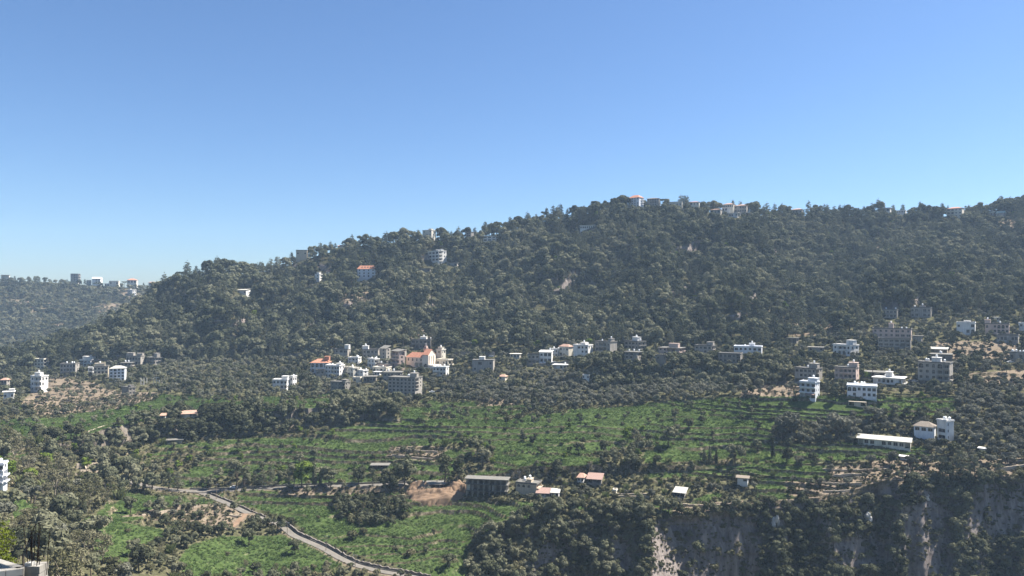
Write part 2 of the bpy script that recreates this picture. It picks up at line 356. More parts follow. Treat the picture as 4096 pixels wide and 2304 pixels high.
DRY = [
 poly((1970,1205),(2200,1215),(2240,1262),(2100,1268),(1990,1245)), poly((1690,1268),(2000,1252),(1985,1282),(1690,1288)), poly((1025,1228),(1060,1215),(1172,1208),(1175,1252),(1150,1260),(1060,1246)),
 poly((980,1118),(1125,1123),(1105,1162),(970,1152)), poly((300,1292),(420,1275),(560,1258),(640,1300),(560,1328),(400,1303)), poly((125,945),(220,955),(290,985),(300,1030),(100,1042),(50,1012)),
 poly((2430,938),(2620,922),(2620,962),(2430,962)), poly((2280,1165),(2620,1145),(2620,1195),(2280,1192)), poly((1865,958),(2015,958),(2015,992),(1865,996)),
 poly((865,735),(965,733),(940,768),(860,772)), poly((2195,622),(2240,622),(2256,642),(2210,644)), poly((2270,568),(2420,563),(2420,580),(2270,586)), poly((2505,558),(2620,545),(2620,580),(2505,582)),
 poly((1030,825),(1130,818),(1120,852),(1020,852)), poly((2080,1170),(2330,1150),(2330,1220),(2090,1215)), poly((700,1228),(1060,1226),(1060,1240),(700,1246)), poly((200,975),(400,985),(380,1010),(200,1020)),
 poly((1960,815),(2090,812),(2100,842),(1960,845)), poly((1200,1000),(1300,1000),(1290,1020),(1200,1020)), poly((2350,860),(2560,850),(2560,900),(2350,905)), poly((120,760),(260,740),(260,790),(120,800)),
]
jx = PXG + 2.2 * fbm(PXG/7, PYG/3.5, 51, 3); jy = PYG + 1.3 * fbm(PXG/7, PYG/3.5, 53, 3)
g_at = np.zeros(TX.shape); d_at = np.zeros(TX.shape)
for p in GREEN: g_at[inpoly(jx, jy, p)] = 1
patch = (fbm(TX/48 + 7, TY/30, 91, 3) > .16) & (fl_ > .5) & (SG > LI['d2']) & (SG < LI['g'] + .1) & (sc < .3)
patch |= (fbm(TX/40, TY/26, 93, 3) > .12) & (SG > LI['c']) & (SG < LI['d']) & (PXG > 560)
OLIVE_ZONE = [poly((1940,1060),(2300,1045),(2420,1040),(2640,940),(2640,1180),(2440,1170),(2200,1110),(1950,1120)), poly((2410,960),(2640,960),(2640,1150),(2410,1150)), poly((1080,930),(1500,950),(1900,985),(1880,1010),(1430,1025),(1080,1000)), poly((60,1110),(200,1050),(560,1035),(860,1000),(1000,1005),(1000,1050),(600,1100),(300,1155),(60,1160)), poly((-300,1110),(250,1120),(300,1200),(-300,1300))]
for p in OLIVE_ZONE: patch &= ~inpoly(PXG, PYG, p)
g_at[patch] = 1
for p in DRY: d_at[inpoly(jx, jy, p)] = 1
g_at[d_at > 0] = 0; g_at[ROADDIST < 1.2] = 0
d_at = np.maximum(d_at, smooth01((2.2 - ROADDIST) / 1.5) * .8)
def ground_mat():
    m, nt, out = newmat('terraced_ground'); p = N(nt, 'ShaderNodeBsdfDiffuse')
    g = N(nt, 'ShaderNodeNewGeometry'); pos = g.outputs['Position']
    ag = N(nt, 'ShaderNodeAttribute', attribute_name='green'); ad = N(nt, 'ShaderNodeAttribute', attribute_name='dry')
    ar = N(nt, 'ShaderNodeAttribute', attribute_name='wood')
    n1 = noise(nt, pos, .06, 5); n2 = noise(nt, pos, .45, 6, .65); n3 = noise(nt, pos, 1.6, 4, .7)
    scrub = ramp(nt, n2, [(.3, (.040,.040,.021)), (.52, (.076,.074,.040)), (.72, (.155,.133,.085))])
    green = ramp(nt, n2, [(.3, (.030,.048,.014)), (.55, (.055,.080,.026)), (.75, (.12,.135,.055))])
    dry = ramp(nt, n3, [(.3, (.080,.060,.042)), (.5, (.155,.122,.088)), (.7, (.27,.22,.165))])
    wood = ramp(nt, n2, [(.3, (.030,.030,.018)), (.6, (.058,.054,.030)), (.8, (.11,.095,.06))])
    c = mixc(nt, ag.outputs['Fac'], scrub, green); c = mixc(nt, ar.outputs['Fac'], c, wood); c = mixc(nt, ad.outputs['Fac'], c, dry)
    mp = N(nt, 'ShaderNodeMapping'); mp.inputs['Scale'].default_value = (1, 1, .16); nt.links.new(pos, mp.inputs[0])
    r1 = noise(nt, mp.outputs[0], .35, 7, .7)
    rock = ramp(nt, r1, [(.3, (.068,.057,.052)), (.5, (.165,.140,.125)), (.6, (.23,.197,.175)), (.75, (.30,.26,.235))])
    sp = N(nt, 'ShaderNodeSeparateXYZ'); nt.links.new(g.outputs['Normal'], sp.inputs[0])
    st = N(nt, 'ShaderNodeMapRange', _1=.78, _2=.55, _3=0, _4=1); nt.links.new(sp.outputs[2], st.inputs[0])
    ak = N(nt, 'ShaderNodeAttribute', attribute_name='rock'); mxr = N(nt, 'ShaderNodeMath', operation='MAXIMUM'); nt.links.new(st.outputs[0], mxr.inputs[0]); nt.links.new(ak.outputs['Fac'], mxr.inputs[1])
    ac = N(nt, 'ShaderNodeAttribute', attribute_name='cliff')
    bank = ramp(nt, n2, [(.34, (.040,.036,.020)), (.5, (.10,.084,.052)), (.64, (.26,.215,.15))])
    rockc = mixc(nt, ac.outputs['Fac'], bank, rock)
    c = mixc(nt, mxr.outputs[0], c, rockc)
    nt.links.new(c, p.inputs[0])
    b = N(nt, 'ShaderNodeBump'); b.inputs['Strength'].default_value = .9; b.inputs['Distance'].default_value = .5
    nt.links.new(r1, b.inputs['Height']); nt.links.new(b.outputs[0], p.inputs['Normal'])
    nt.links.new(p.outputs[0], out.inputs[0]); return m
M['ground'] = ground_mat()
def grid_mesh(name, X, Y, Z, mat, attrs):
    nr, nc = X.shape; V = np.stack([X, Y, Z], -1).reshape(-1, 3); i = np.arange(nr*nc).reshape(nr, nc)
    f = np.stack([i[:-1,:-1], i[:-1,1:], i[1:,1:], i[1:,:-1]], -1).reshape(-1, 4)
    me = mesh_np(name, V, f, mat, smooth=True)
    for k, a in attrs.items():
        at = me.attributes.new(k, 'FLOAT', 'POINT'); at.data.foreach_set('value', a.astype(np.float32).ravel())
    return link(bpy.data.objects.new(name, me))
wood_at = smooth01((SG - LI['h']) * 8)
rock_at = np.zeros(TX.shape)
for p_ in ROCK: rock_at[inpoly(jx, jy, p_)] = 1
ter_o = tag(grid_mesh('hillside_terrain', TX, TY, TZ, M['ground'], dict(green=g_at, dry=d_at, wood=wood_at, rock=rock_at, cliff=np.clip(cl*1.6 + rock_at + wood_at + sc*.6, 0, 1))), kind='structure')
sf = np.ones((NR-1, NX-1), bool); sf[(SG[:-1,:-1] > LI['c']) & (SG[:-1,:-1] < LI['h'])] = False; sf[:, XS[:-1] < 470] &= ~((SG[:-1] > LI['b']) & (SG[:-1] < LI['h']))[:, :-1][:, XS[:-1] < 470]
ter_o.data.polygons.foreach_set('use_smooth', sf.ravel())
# the farther ridge on the left
FX = np.linspace(-330, 330, 150)
fr_py = np.interp(FX, [-330,0,40,75,100,155,200,260,330], [282,281,282,284,286,289,296,312,330])
fr_d = 1500 + 40 * fbm(FX/60, FX*0, 61, 3)
t = np.linspace(0, 1, 70)[:,None]
FPY = 384 * (1 - t) + fr_py[None,:] * t; FD = 960 * (1 - t) + fr_d[None,:] * t
FPX = np.broadcast_to(FX, FPY.shape)
env = smooth01(t * 4) * smooth01((1 - t) * 3)
FD = FD + env * (70 * fbm(FPX/80, FPY/45, 63, 4) + 15 * fbm(FPX/20, FPY/12, 65, 3))
HX, HY, HZ = unproj(FPX, FPY, FD)
tb = np.linspace(.05, 1, 8)[:,None]; bx, by, bz = unproj(FPX[-1:] + 0*tb, FPY[-1:] + 26*tb, FD[-1:] + 260*tb)
hd = np.zeros(HX.shape)
for x0, y0, x1, y1 in ((30,303,60,312),(118,283,140,300),(92,303,118,312),(40,318,62,326),(10,300,30,304)):
    hd[(FPX > x0) & (FPX < x1) & (FPY > y0) & (FPY < y1) & (fbm(FPX/6, FPY/2.2, 67, 3) > .0)] = 1
z8 = np.zeros(bx.shape)
tag(grid_mesh('far_hill', np.vstack([HX,bx]), np.vstack([HY,by]), np.vstack([HZ,bz]), M['ground'], dict(green=np.vstack([hd*0,z8]), dry=np.vstack([hd,z8]), wood=np.vstack([1-hd*.5,z8+1]))), kind='structure')
def PF(px, py):
    c = np.clip((px - FX[0]) / (FX[1]-FX[0]), 0, len(FX)-1.001); c0 = int(c); colm = FPY[:, c0]
    r = min(float(np.interp(-py, -colm, np.arange(len(colm)))), len(colm)-1.001); r0 = int(r); rf = r - r0; cf = c - c0
    return Vector([float((A[r0,c0]*(1-cf)+A[r0,c0+1]*cf)*(1-rf)+(A[r0+1,c0]*(1-cf)+A[r0+1,c0+1]*cf)*rf) for A in (HX,HY,HZ)])
# road sheets
def ribbon(name, A, w0, w1, dz, mat, extra=None):
    T = np.gradient(A, axis=0); T[:,2] = 0; T /= np.linalg.norm(T, axis=1)[:,None] + 1e-9
    Nn = np.stack([-T[:,1], T[:,0], 0*T[:,0]], -1)
    L = A + Nn * w0; Rr = A + Nn * w1; L[:,2] = A[:,2] + dz; Rr[:,2] = A[:,2] + dz
    n = len(A); V = np.vstack([L, Rr]); i = np.arange(n-1)
    f = np.stack([i, i+n, i+n+1, i+1], -1); return link(bpy.data.objects.new(name, mesh_np(name, V, f, mat)))
tag(ribbon('road', ROADS[0][2], -2.7, 2.7, .0, M['asphalt']), kind='structure')
tag(ribbon('road', ROADS[1][2], -1.7, 1.7, .06, M['asphalt']), kind='structure')
tag(ribbon('path', ROADS[2][2], -1.6, 1.6, .03, M['dirt']), kind='structure')
def wall_along(A, off, h0, h1, th, mat, name, label, cat='wall', seg=None, group=None, rough=.12):
    T = np.gradient(A, axis=0); T[:,2] = 0; T /= np.linalg.norm(T, axis=1)[:,None] + 1e-9
    Nn = np.stack([-T[:,1], T[:,0], 0*T[:,0]], -1); n = len(A)
    r = random.Random(len(A))
    V = []; 
    for k in range(n):
        p = A[k] + Nn[k]*off; q = A[k] + Nn[k]*(off+th); top = h1 + r.uniform(-rough, rough)
        V += [(p[0],p[1],A[k,2]+h0),(p[0],p[1],A[k,2]+top),(q[0],q[1],A[k,2]+top),(q[0],q[1],A[k,2]+h0)]
    f = []
    for k in range(n-1):
        b = 4*k
        for j in range(3): f.append((b+j, b+4+j, b+5+j, b+1+j))
    f += [(0,1,2,3), (4*n-1,4*n-2,4*n-3,4*n-4)]
    o = link(bpy.data.objects.new(name, mesh_np(name, V, f, mat))); return tag(o, label, cat, group, 'thing')
LR = ROADS[1][2]; nL = len(LR)
wall_along(LR[int(nL*.40):int(nL*.97)], 2.5, -.6, 1.2, .6, M['stone_dark'], 'retaining_wall', 'long dark retaining wall along the uphill side of the winding lane', rough=.35)
wall_along(LR[int(nL*.40):int(nL*.90)], 2.05, -.3, .3, .3, M['slab'], 'kerb_wall', 'low pale kerb at the foot of the dark lane-side wall')
wall_along(LR[int(nL*.04):int(nL*.34)], 2.2, -.6, .8, .5, M['stone_dark'], 'retaining_wall', 'short dark stone wall where the lane leaves the tree-lined road', rough=.3)
MR = ROADS[0][2]; nM = len(MR)
wall_along(MR[int(nM*.25):int(nM*.97)], 3.2, -.4, .75, .4, M['slab'], 'road_parapet', 'low pale parapet on the far side of the tree-lined road')
def gwall(pts, h, mat, label, group=None, name='terrace_wall'):
    A = polyline(pts, 1.5)
    if A[0,0] > A[-1,0]: A = A[::-1]
    return wall_along(A, 0, -1.2, h, .5, mat, name, label, 'wall', group=group, rough=.18)
TW = 'dry stone terrace walls'
for pts, h, mt, lb in [
 ([(3280,1880),(3420,1880),(3560,1876)], 1.0, 'stone', 'pale dry stone terrace wall under the row of olive trees below the long white shed'),
 ([(3290,1905),(3400,1902),(3480,1900)], .9, 'stone', 'tan terrace wall bordering the small yellow-green vine plot'),
 ([(3560,1893),(3650,1890),(3720,1888)], 1.0, 'stone', 'tan terrace wall just left of the tall pines, upper one'),
 ([(3560,1916),(3620,1918),(3690,1924)], 1.0, 'stone', 'tan terrace wall just left of the tall pines, lower one'),
 ([(3265,1930),(3360,1933),(3460,1938)], 1.1, 'stone', 'brown terrace wall above the bare pinkish soil patch'),
 ([(3280,1965),(3380,1966),(3460,1962)], .9, 'stone', 'crumbling brown terrace wall across the bare pinkish soil patch'),
 ([(3990,1822),(4110,1818)], 1.3, 'stone', 'topmost of three pale terrace walls at the right picture edge under the olives'),
 ([(3985,1845),(4110,1842)], 1.3, 'stone', 'middle of three pale terrace walls at the right picture edge under the olives'),
 ([(3970,1871),(4110,1866)], 1.3, 'stone', 'lowest of three pale terrace walls at the right picture edge under the olives'),
 ([(2720,2018),(2860,2020),(3010,2016)], 1.0, 'stone', 'upper of two orange-tan terrace walls above the cliff, right of the white lean-to'),
 ([(2715,2034),(2860,2036),(3000,2032)], 1.0, 'stone', 'lower of two orange-tan terrace walls above the cliff, right of the white lean-to'),
 ([(2450,1975),(2540,1977),(2630,1977)], .9, 'stone', 'upper pale terrace wall left of the white lean-to'),
 ([(2450,1986),(2530,1988),(2610,1990)], .9, 'stone', 'lower pale terrace wall left of the white lean-to'),
 ([(2290,2012),(2380,2014),(2460,2016)], .9, 'stone', 'short tan terrace wall in the grass above the wooded gorge'),
 ([(1580,1795),(1680,1800),(1760,1803)], 1.1, 'stone', 'reddish terrace wall in the bare plot above the roadside pines, upper one'),
 ([(1560,1822),(1660,1826),(1740,1830)], 1.1, 'stone', 'reddish terrace wall in the bare plot above the roadside pines, lower one'),
 ([(560,2060),(660,2040),(800,2020)], .8, 'stone', 'tumbled pale stone wall on the bare slope left of the lane'),
 ([(880,2060),(920,2063),(980,2066)], .7, 'stone', 'short stone wall in the striped vineyard beside the dirt path'),
 ([(330,1738),(420,1700),(480,1690)], .8, 'stone', 'broken stone wall climbing between green plots on the far left'),
]:
    gwall(pts, h, M[mt], lb, TW)
gwall([(1120,1440),(1250,1420),(1330,1414)], 5.0, M['dark'], 'long dark road embankment wall above the red-roofed arcaded house', name='retaining_wall')
gwall([(1800,1424),(1900,1424),(1985,1424)], 4.5, M['dark'], 'dark grey embankment wall right of the church beneath the upper road', name='retaining_wall')
gwall([(2100,1462),(2180,1462),(2260,1452),(2470,1436)], 2.6, M['dark'], 'grey roadside wall under the row of houses in the village middle', name='retaining_wall')
gwall([(3072,1440),(3130,1438),(3205,1434)], 2.4, M['dark'], 'bluish grey wall right of the wide white house', name='retaining_wall')
# ------------------------------------------------------------------ buildings
_cache = {}
def shared(key, fn):
    if key not in _cache: _cache[key] = fn()
    return _cache[key]
def window_mesh():
    b = MB(); b.poly([(-.5,.02,0),(.5,.02,0),(.5,.02,1),(-.5,.02,1)], 0)
    for x0, x1, z0, z1 in ((-.5,-.45,0,1),(.45,.5,0,1),(-.03,.03,0,1),(-.45,-.03,.95,1),(.03,.45,.95,1),(-.45,-.03,0,.05),(.03,.45,0,.05)):
        b.poly([(x0,-.03,z0),(x1,-.03,z0),(x1,-.03,z1),(x0,-.03,z1)], 1)
    return b.mesh('window', [M['glass'], M['frame']])
def arch_pts(w, h, n=8):
    r = w / 2; zs = max(0, h - r); pts = [(-r, 0), (r, 0)]
    for i in range(n + 1):
        t = math.pi * i / n; pts.append((r * math.cos(t), zs + min(r, h) * math.sin(t)))
    return pts
def archwin_mesh():
    b = MB(); b.poly([(x, .02, z) for x, z in arch_pts(1, 1)], 0)
    b.poly([(-.03,-.03,0),(.03,-.03,0),(.03,-.03,.98),(-.03,-.03,.98)], 1)
    b.poly([(-.48,-.03,.47),(-.03,-.03,.47),(-.03,-.03,.53),(-.48,-.03,.53)], 1)
    b.poly([(.03,-.03,.47),(.48,-.03,.47),(.48,-.03,.53),(.03,-.03,.53)], 1)
    return b.mesh('arched_window', [M['glass'], M['frame']])
def balcony_mesh(mt):
    b = MB(); b.box(-.5, .5, -.9, 0, -.18, 0); b.box(-.5, .5, -.9, -.78, 0, .55); b.box(-.5, -.46, -.78, 0, 0, .55); b.box(.46, .5, -.78, 0, 0, .55)
    return b.mesh('balcony', [M[mt]])
def tank_mesh():
    b = MB(); b.tube((0,0,.35),(0,0,1.5),.62,.62,12); b.tube((0,0,1.5),(0,0,1.72),.62,.2,12)
    for a in (0,1,2,3): b.tube((.45*math.cos(a*1.57+.78),.45*math.sin(a*1.57+.78),0),(.45*math.cos(a*1.57+.78),.45*math.sin(a*1.57+.78),.36),.06,.06,4)
    return b.mesh('water_tank', [M['tank']])
def put(name, me, parent, loc, rz=0.0, scale=(1,1,1)):
    o = bpy.data.objects.new(name, me); o.location = loc; o.rotation_euler = (0,0,rz); o.scale = scale
    return link(o, parent)
def facade(b, rows, W, H, org, ux, parent, rz, mat, base):
    "wall face with real openings; org = lower left corner, ux = direction along the wall"
    org = Vector(org); ux = Vector(ux); inn = Vector((-ux.y, ux.x, 0))     # into the building
    def pt(x, z, dp=0.0): return tuple(org + ux * x + inn * dp + Vector((0,0,z)))
    nf = len(rows); fh = H / nf
    b.poly([pt(0,-base), pt(W,-base), pt(W,0), pt(0,0)])
    for i, row in enumerate(rows):
        z0 = H - (i + 1) * fh; z1 = z0 + fh
        n = len(row); cw = W / n
        for j, c in enumerate(row):
            x0 = j * cw; x1 = x0 + cw; xc = (x0 + x1) / 2
            if c == '.': b.poly([pt(x0,z0), pt(x1,z0), pt(x1,z1), pt(x0,z1)]); continue
            if c == 'w': w, h, s, dp = min(1.7, cw*.6), min(1.9, fh*.56), .27*fh, .3
            elif c == 'v': w, h, s, dp = min(.8, cw*.4), min(1.5, fh*.5), .30*fh, .25
            elif c == 'd': w, h, s, dp = cw*.72, fh*.58, .22*fh, .3
            elif c in 'aA': w, h, s, dp = (min(1.5, cw*.6), fh*.62, .2*fh, .3) if c == 'a' else (cw*.78, fh*.78, .08*fh, 1.2)
            elif c == 'b': w, h, s, dp = cw*.92, fh*.80, .06*fh, 1.2
            elif c == 'o': w, h, s, dp = cw*.90, fh*.88, .0, 3.0
            a0, a1 = xc - w/2, xc + w/2; q0, q1 = z0 + s, z0 + s + h
            if c in 'aA':
                ap = [(xc + x, q0 + z) for x, z in arch_pts(w, h)]     # right foot first, then over the top
                ring = ap[1:]                                            # right foot .. left spring
                ring = ring + [ap[0]]
                b.poly([pt(x0,z0), pt(x1,z0), pt(x1,q0), pt(x0,q0)])
                half = len(ring) // 2
                rt = [p for p in ring if p[0] >= xc - 1e-6]; lt = [p for p in ring if p[0] <= xc + 1e-6]
                b.poly([pt(x1,q0)] + [pt(x1,z1), pt(xc,z1)] + [pt(*p) for p in reversed(rt)])
                b.poly([pt(xc,z1), pt(x0,z1), pt(x0,q0)] + [pt(*p) for p in reversed(lt)])
                for k in range(len(ring)-1):
                    p, q = ring[k], ring[k+1]; b.poly([pt(*p), pt(*p,dp), pt(*q,dp), pt(*q)])
                b.poly([pt(a0,q0), pt(a1,q0), pt(a1,q0,dp), pt(a0,q0,dp)])
                me = shared('arch', archwin_mesh); put('arched_window', me, parent, pt(xc, q0, dp - .05), rz, (w, 1, h))
                b.poly([pt(a0,q0,dp), pt(a1,q0,dp), pt(a1,q1,dp), pt(a0,q1,dp)])
                continue
            b.poly([pt(x0,z0), pt(a0,z0), pt(a0,z1), pt(x0,z1)]); b.poly([pt(a1,z0), pt(x1,z0), pt(x1,z1), pt(a1,z1)])
            if s > .01: b.poly([pt(a0,z0), pt(a1,z0), pt(a1,q0), pt(a0,q0)])
            b.poly([pt(a0,q1), pt(a1,q1), pt(a1,z1), pt(a0,z1)])
            b.poly([pt(a0,q0), pt(a0,q0,dp), pt(a0,q1,dp), pt(a0,q1)]); b.poly([pt(a1,q0,dp), pt(a1,q0), pt(a1,q1), pt(a1,q1,dp)])
            b.poly([pt(a0,q0), pt(a1,q0), pt(a1,q0,dp), pt(a0,q0,dp)]); b.poly([pt(a0,q1,dp), pt(a1,q1,dp), pt(a1,q1), pt(a0,q1)])
            b.poly([pt(a0,q0,dp), pt(a1,q0,dp), pt(a1,q1,dp), pt(a0,q1,dp)])
            if c in 'wvd': put('window', shared('win', window_mesh), parent, pt(xc, q0, dp - .04), rz, (w, 1, h))
            elif c == 'b':
                put('window', shared('win', window_mesh), parent, pt(xc, q0 + .05, dp - .04), rz, (w*.62, 1, h*.8))
                put('balcony', shared(('bal', mat), lambda: balcony_mesh(mat)), parent, pt(xc, q0, 0), rz, (w*1.05, 1.15, fh/3.0))
RECTS = []     # picture rectangles that foliage in front must leave open
FOOT = []      # footprints
BUILT = {}
def building(name, label, cat, x0, x1, xs, yt, yb, rows, side=(), mat='white', roof='flat', tops=(), tanks=0, depth=None, far=False,
             group=None, tmat=None, rmat=None, base=4.0, left='', rise=None, keep=.62, antenna=False, awning=None):
    xc = (x0 + x1) / 2
    p = (PF if far else P)(xc / 4, yb / 4); d = p.y; s = d / F / 4.0; gz = p.z
    # follow the view ray of the stated pixel so that the thing stands where the picture shows it
    q = unproj(xc / 4, yb / 4, d); p = Vector((float(q[0]), d, float(q[2]))); base = max(base, p.z - gz + 3.0)
    phi = math.atan((xc / 4 - 512) / F); wf = (x1 - x0) * s; ws = (xs - x1) * s
    D = depth or min(13.0, max(5.5, wf * .75)); 
    t = math.asin(max(-.9, min(.9, ws * math.cos(phi) / D))); W = wf * math.cos(phi) / math.cos(t); H = (yb - yt) * s
    rz = -(phi + t)
    root = empty(name, p, rz); tag(root, label, cat, group)
    b = MB()
    hw = W / 2
    facade(b, rows, W, H, (-hw,0,0), (1,0,0), root, 0.0, mat, base)
    if not side: side = ['.'] * len(rows)
    facade(b, list(side), D, H, (hw,0,0), (0,1,0), root, R(90), mat, base)
    if left: facade(b, [left]*len(rows), D, H, (-hw,D,0), (0,-1,0), root, R(-90), mat, base)
    else: b.poly([(-hw,D,-base),(-hw,0,-base),(-hw,0,H),(-hw,D,H)])
    b.poly([(hw,D,-base),(-hw,D,-base),(-hw,D,H),(hw,D,H)])
    b.poly([(-hw,0,H),(hw,0,H),(hw,D,H),(-hw,D,H)])
    b.build('wall', [M[mat]], root)
    r = MB(); rm = rmat or {'hip':'tile','gable':'tile','mansard':'tile','lean':'sheet'}.get(roof, 'slab' if mat not in ('white','blue','cream') else mat)
    ztop = H
    if roof == 'flat':
        r.box(-hw-.35, hw+.35, -.35, D+.35, H+.01, H+.32)
        for q in ((-hw-.2,hw+.2,-.2,-.02),(-hw-.2,hw+.2,D+.02,D+.2)): r.box(*q, H+.321, H+.85)
        for q in ((-hw-.2,-hw-.02,-.019,D+.019),(hw+.02,hw+.2,-.019,D+.019)): r.box(*q, H+.321, H+.85)
        ztop = H + .32
    elif roof == 'slab':
        r.box(-hw-.9, hw+.9, -1.0, D+.6, H+.01, H+.3); ztop = H + .3
    elif roof in ('hip', 'gable', 'mansard'):
        o = .6; rs = rise or min(3.2, D * .28); ins = {'hip': min(W*.38, D*.5), 'gable': 0.0, 'mansard': D*.22}[roof]
        A = [(-hw-o,-o,H+.02),(hw+o,-o,H+.02),(hw+o,D+o,H+.02),(-hw-o,D+o,H+.02)]
        if roof == 'mansard': T = [(-hw+ins,ins,H+rs),(hw-ins,ins,H+rs),(hw-ins,D-ins,H+rs),(-hw+ins,D-ins,H+rs)]
        else: T = [(-hw-o+ins,D/2,H+rs),(hw+o-ins,D/2,H+rs)]
        if len(T) == 2:
            r.poly([A[0],A[1],T[1],T[0]]); r.poly([A[2],A[3],T[0],T[1]]); r.poly([A[1],A[2],T[1]]); r.poly([A[3],A[0],T[0]])
        else:
            for k in range(4): r.poly([A[k],A[(k+1)%4],T[(k+1)%4],T[k]])
            r.poly(T)
        r.poly([A[3],A[2],A[1],A[0]]); r.box(-hw-o, hw+o, -o, D+o, H-.16, H+.015)
        ztop = H + rs * .6
    elif roof == 'lean':
        rs = rise or .9; T = [(-hw-.7,-.9,H+.05),(hw+.7,-.9,H+.05),(hw+.7,D+.5,H+rs),(-hw-.7,D+.5,H+rs)]
        r.poly(T); r.poly([(x,y,z-.14) for x,y,z in reversed(T)])
        for k in range(4):
            a, c = T[k], T[(k+1)%4]; r.poly([a,(a[0],a[1],a[2]-.14),(c[0],c[1],c[2]-.14),c])
        ztop = H + rs
    if roof != 'none':
        ro = r.build('roof', [M[rm]], root)
        if roof == 'mansard':
            for k in range(4):
                put('dormer_window', shared('win', window_mesh), ro, (-hw + W*(.26+.16*k), D*.07, H + rs*.35), 0, (1.6, 1, 1.3))
    for k, (a, c, y) in enumerate(tops):
        ta = ((a + c) / 2 - xc) * s * math.cos(phi) / math.cos(t); tw = max(2.0, (c - a) * s * .9); th = max(1.6, (yt - y) * s)
        ta = max(-hw + tw*.4, min(hw - tw*.4, ta)); td = min(4.2, D * .5); y0 = D * .22
        tb = MB(); tb.box(ta-tw/2, ta+tw/2, y0, y0+td, ztop+.003, ztop+th); tb.box(ta-tw/2-.25, ta+tw/2+.25, y0-.25, y0+td+.25, ztop+th+.003, ztop+th+.2)
        to = tb.build('stair_house', [M[tmat or mat]], root)
        put('window', shared('win', window_mesh), to, (ta, y0-.01, ztop+th*.3), 0, (min(1.1, tw*.35), 1, th*.42))
        if tanks and k == 0: put('water_tank', shared('tank', tank_mesh), root, (ta, y0+td*.5, ztop+th+.2))
    rr = random.Random(int(x0*7+yt))
    for k in range(tanks):
        put('water_tank', shared('tank', tank_mesh), root, (rr.uniform(-hw*.8, hw*.8), D*rr.uniform(.55,.85), ztop+.003), rr.uniform(0,1), (.95,.95,rr.choice((.8,1,1.15))))
    if antenna:
        ab = MB(); ab.tube((0,D*.5,ztop),(0,D*.5,ztop+5),.05,.03,5); ab.tube((-.6,D*.5,ztop+4.2),(.6,D*.5,ztop+4.2),.03,.03,4); ab.tube((-.4,D*.5,ztop+4.7),(.4,D*.5,ztop+4.7),.03,.03,4)
        ab.build('antenna', [M['steel']], root)
    if awning:
        aw = MB(); fhh = H / len(rows); aw.poly([(-hw*awning,-2.6,fhh*.8),(hw,-2.6,fhh*.8),(hw,0,fhh*1.05),(-hw*awning,0,fhh*1.05)]); aw.poly([(-hw*awning,-.0,fhh*1.0),(hw,0,fhh*1.0),(hw,-2.6,fhh*.74),(-hw*awning,-2.6,fhh*.74)])
        aw.build('awning', [M['sheet_pink']], root)
    xa, xb = min(x0, xs), max(x1, xs)
    RECTS.append((xa/4, xb/4, yt/4, (yt + (yb-yt)*keep)/4, d, far))
    c_, s_ = math.cos(rz), math.sin(rz); cx = p.x - s_*D/2; cy = p.y + c_*D/2
    FOOT.append((cx, cy, math.hypot(W, D)/2 + 1.0))
    BUILT[label] = (root, p, rz, W, D, H, s)
    return root
A_ = 'apartment_building'; H_ = 'house'
def bl(*a, **k): return building(*a, **k)
# --- left village
bl(H_,'small house with faded pink hipped roof at the left picture edge','house',2,26,40,1520,1552,['ww','ww'],['w','w'],'grey','hip',rmat='tile_pale')
bl(H_,'low white flat-roofed house half hidden by trees, lowest on the far left','house',14,55,58,1568,1596,['w.w'],['.'],'white','slab',tops=[(36,56,1561)])
bl(A_,'white house with tall arched side windows beside the terraced bare slope','house',122,164,193,1506,1566,['wbb','wbb','wbb'],['aw','a.','..'],'white','flat',tops=[(126,158,1493)],tanks=1,base=7)
bl(A_,'narrow cream apartment block with a sunlit side, alone among trees on the left','apartment block',136,174,194,1438,1478,['www','www','www'],['b','b','w'],'cream','flat')
bl(A_,'long grey apartment block standing on dark pillars, left village','apartment block',240,301,318,1457,1504,['wwwww','wwbww','ooooo'],['w','w','.'],'grey','flat',tanks=3)
bl(A_,'white stepped apartment block highest in the left village','apartment block',318,362,387,1441,1466,['bbb','ddd'],['b','b'],'white','flat',tops=[(340,374,1430),(322,342,1428)],tanks=1)
bl(A_,'sand-coloured four-storey block with regular small windows','apartment block',374,432,436,1468,1512,['wwww','wwww','wwww'],['v','v','v'],'beige','flat',tops=[(378,418,1456)],tanks=2,left='b')
bl(A_,'white four-storey block with pale hipped roof and arched central balconies','apartment block',437,498,506,1474,1524,['wAww','wbww','wbww','wbww'],['v','v','v','v'],'blue','hip',rmat='sheet',rise=2.2)
bl(A_,'low grey house tucked behind the pale-roofed four-storey block','house',482,524,535,1452,1478,['wdb','wdb'],['b','b'],'grey','slab',tanks=2)
bl(A_,'wide grey block with white sunlit end, upper right of the left village','apartment block',504,562,582,1426,1462,['ddddw','ooddw'],['w','w'],'grey','flat',tops=[(500,530,1414),(556,580,1416)])
bl(A_,'grey block with a square stair tower, rightmost of the upper left village','apartment block',584,620,655,1430,1456,['oob','oob'],['wb','w.'],'grey','slab',tops=[(610,640,1414)])
bl(H_,'small dark house with white sunlit end below the left village','house',487,515,542,1551,1578,['..','..'],['ww','ww'],'dark','flat',tops=[(500,522,1543)])
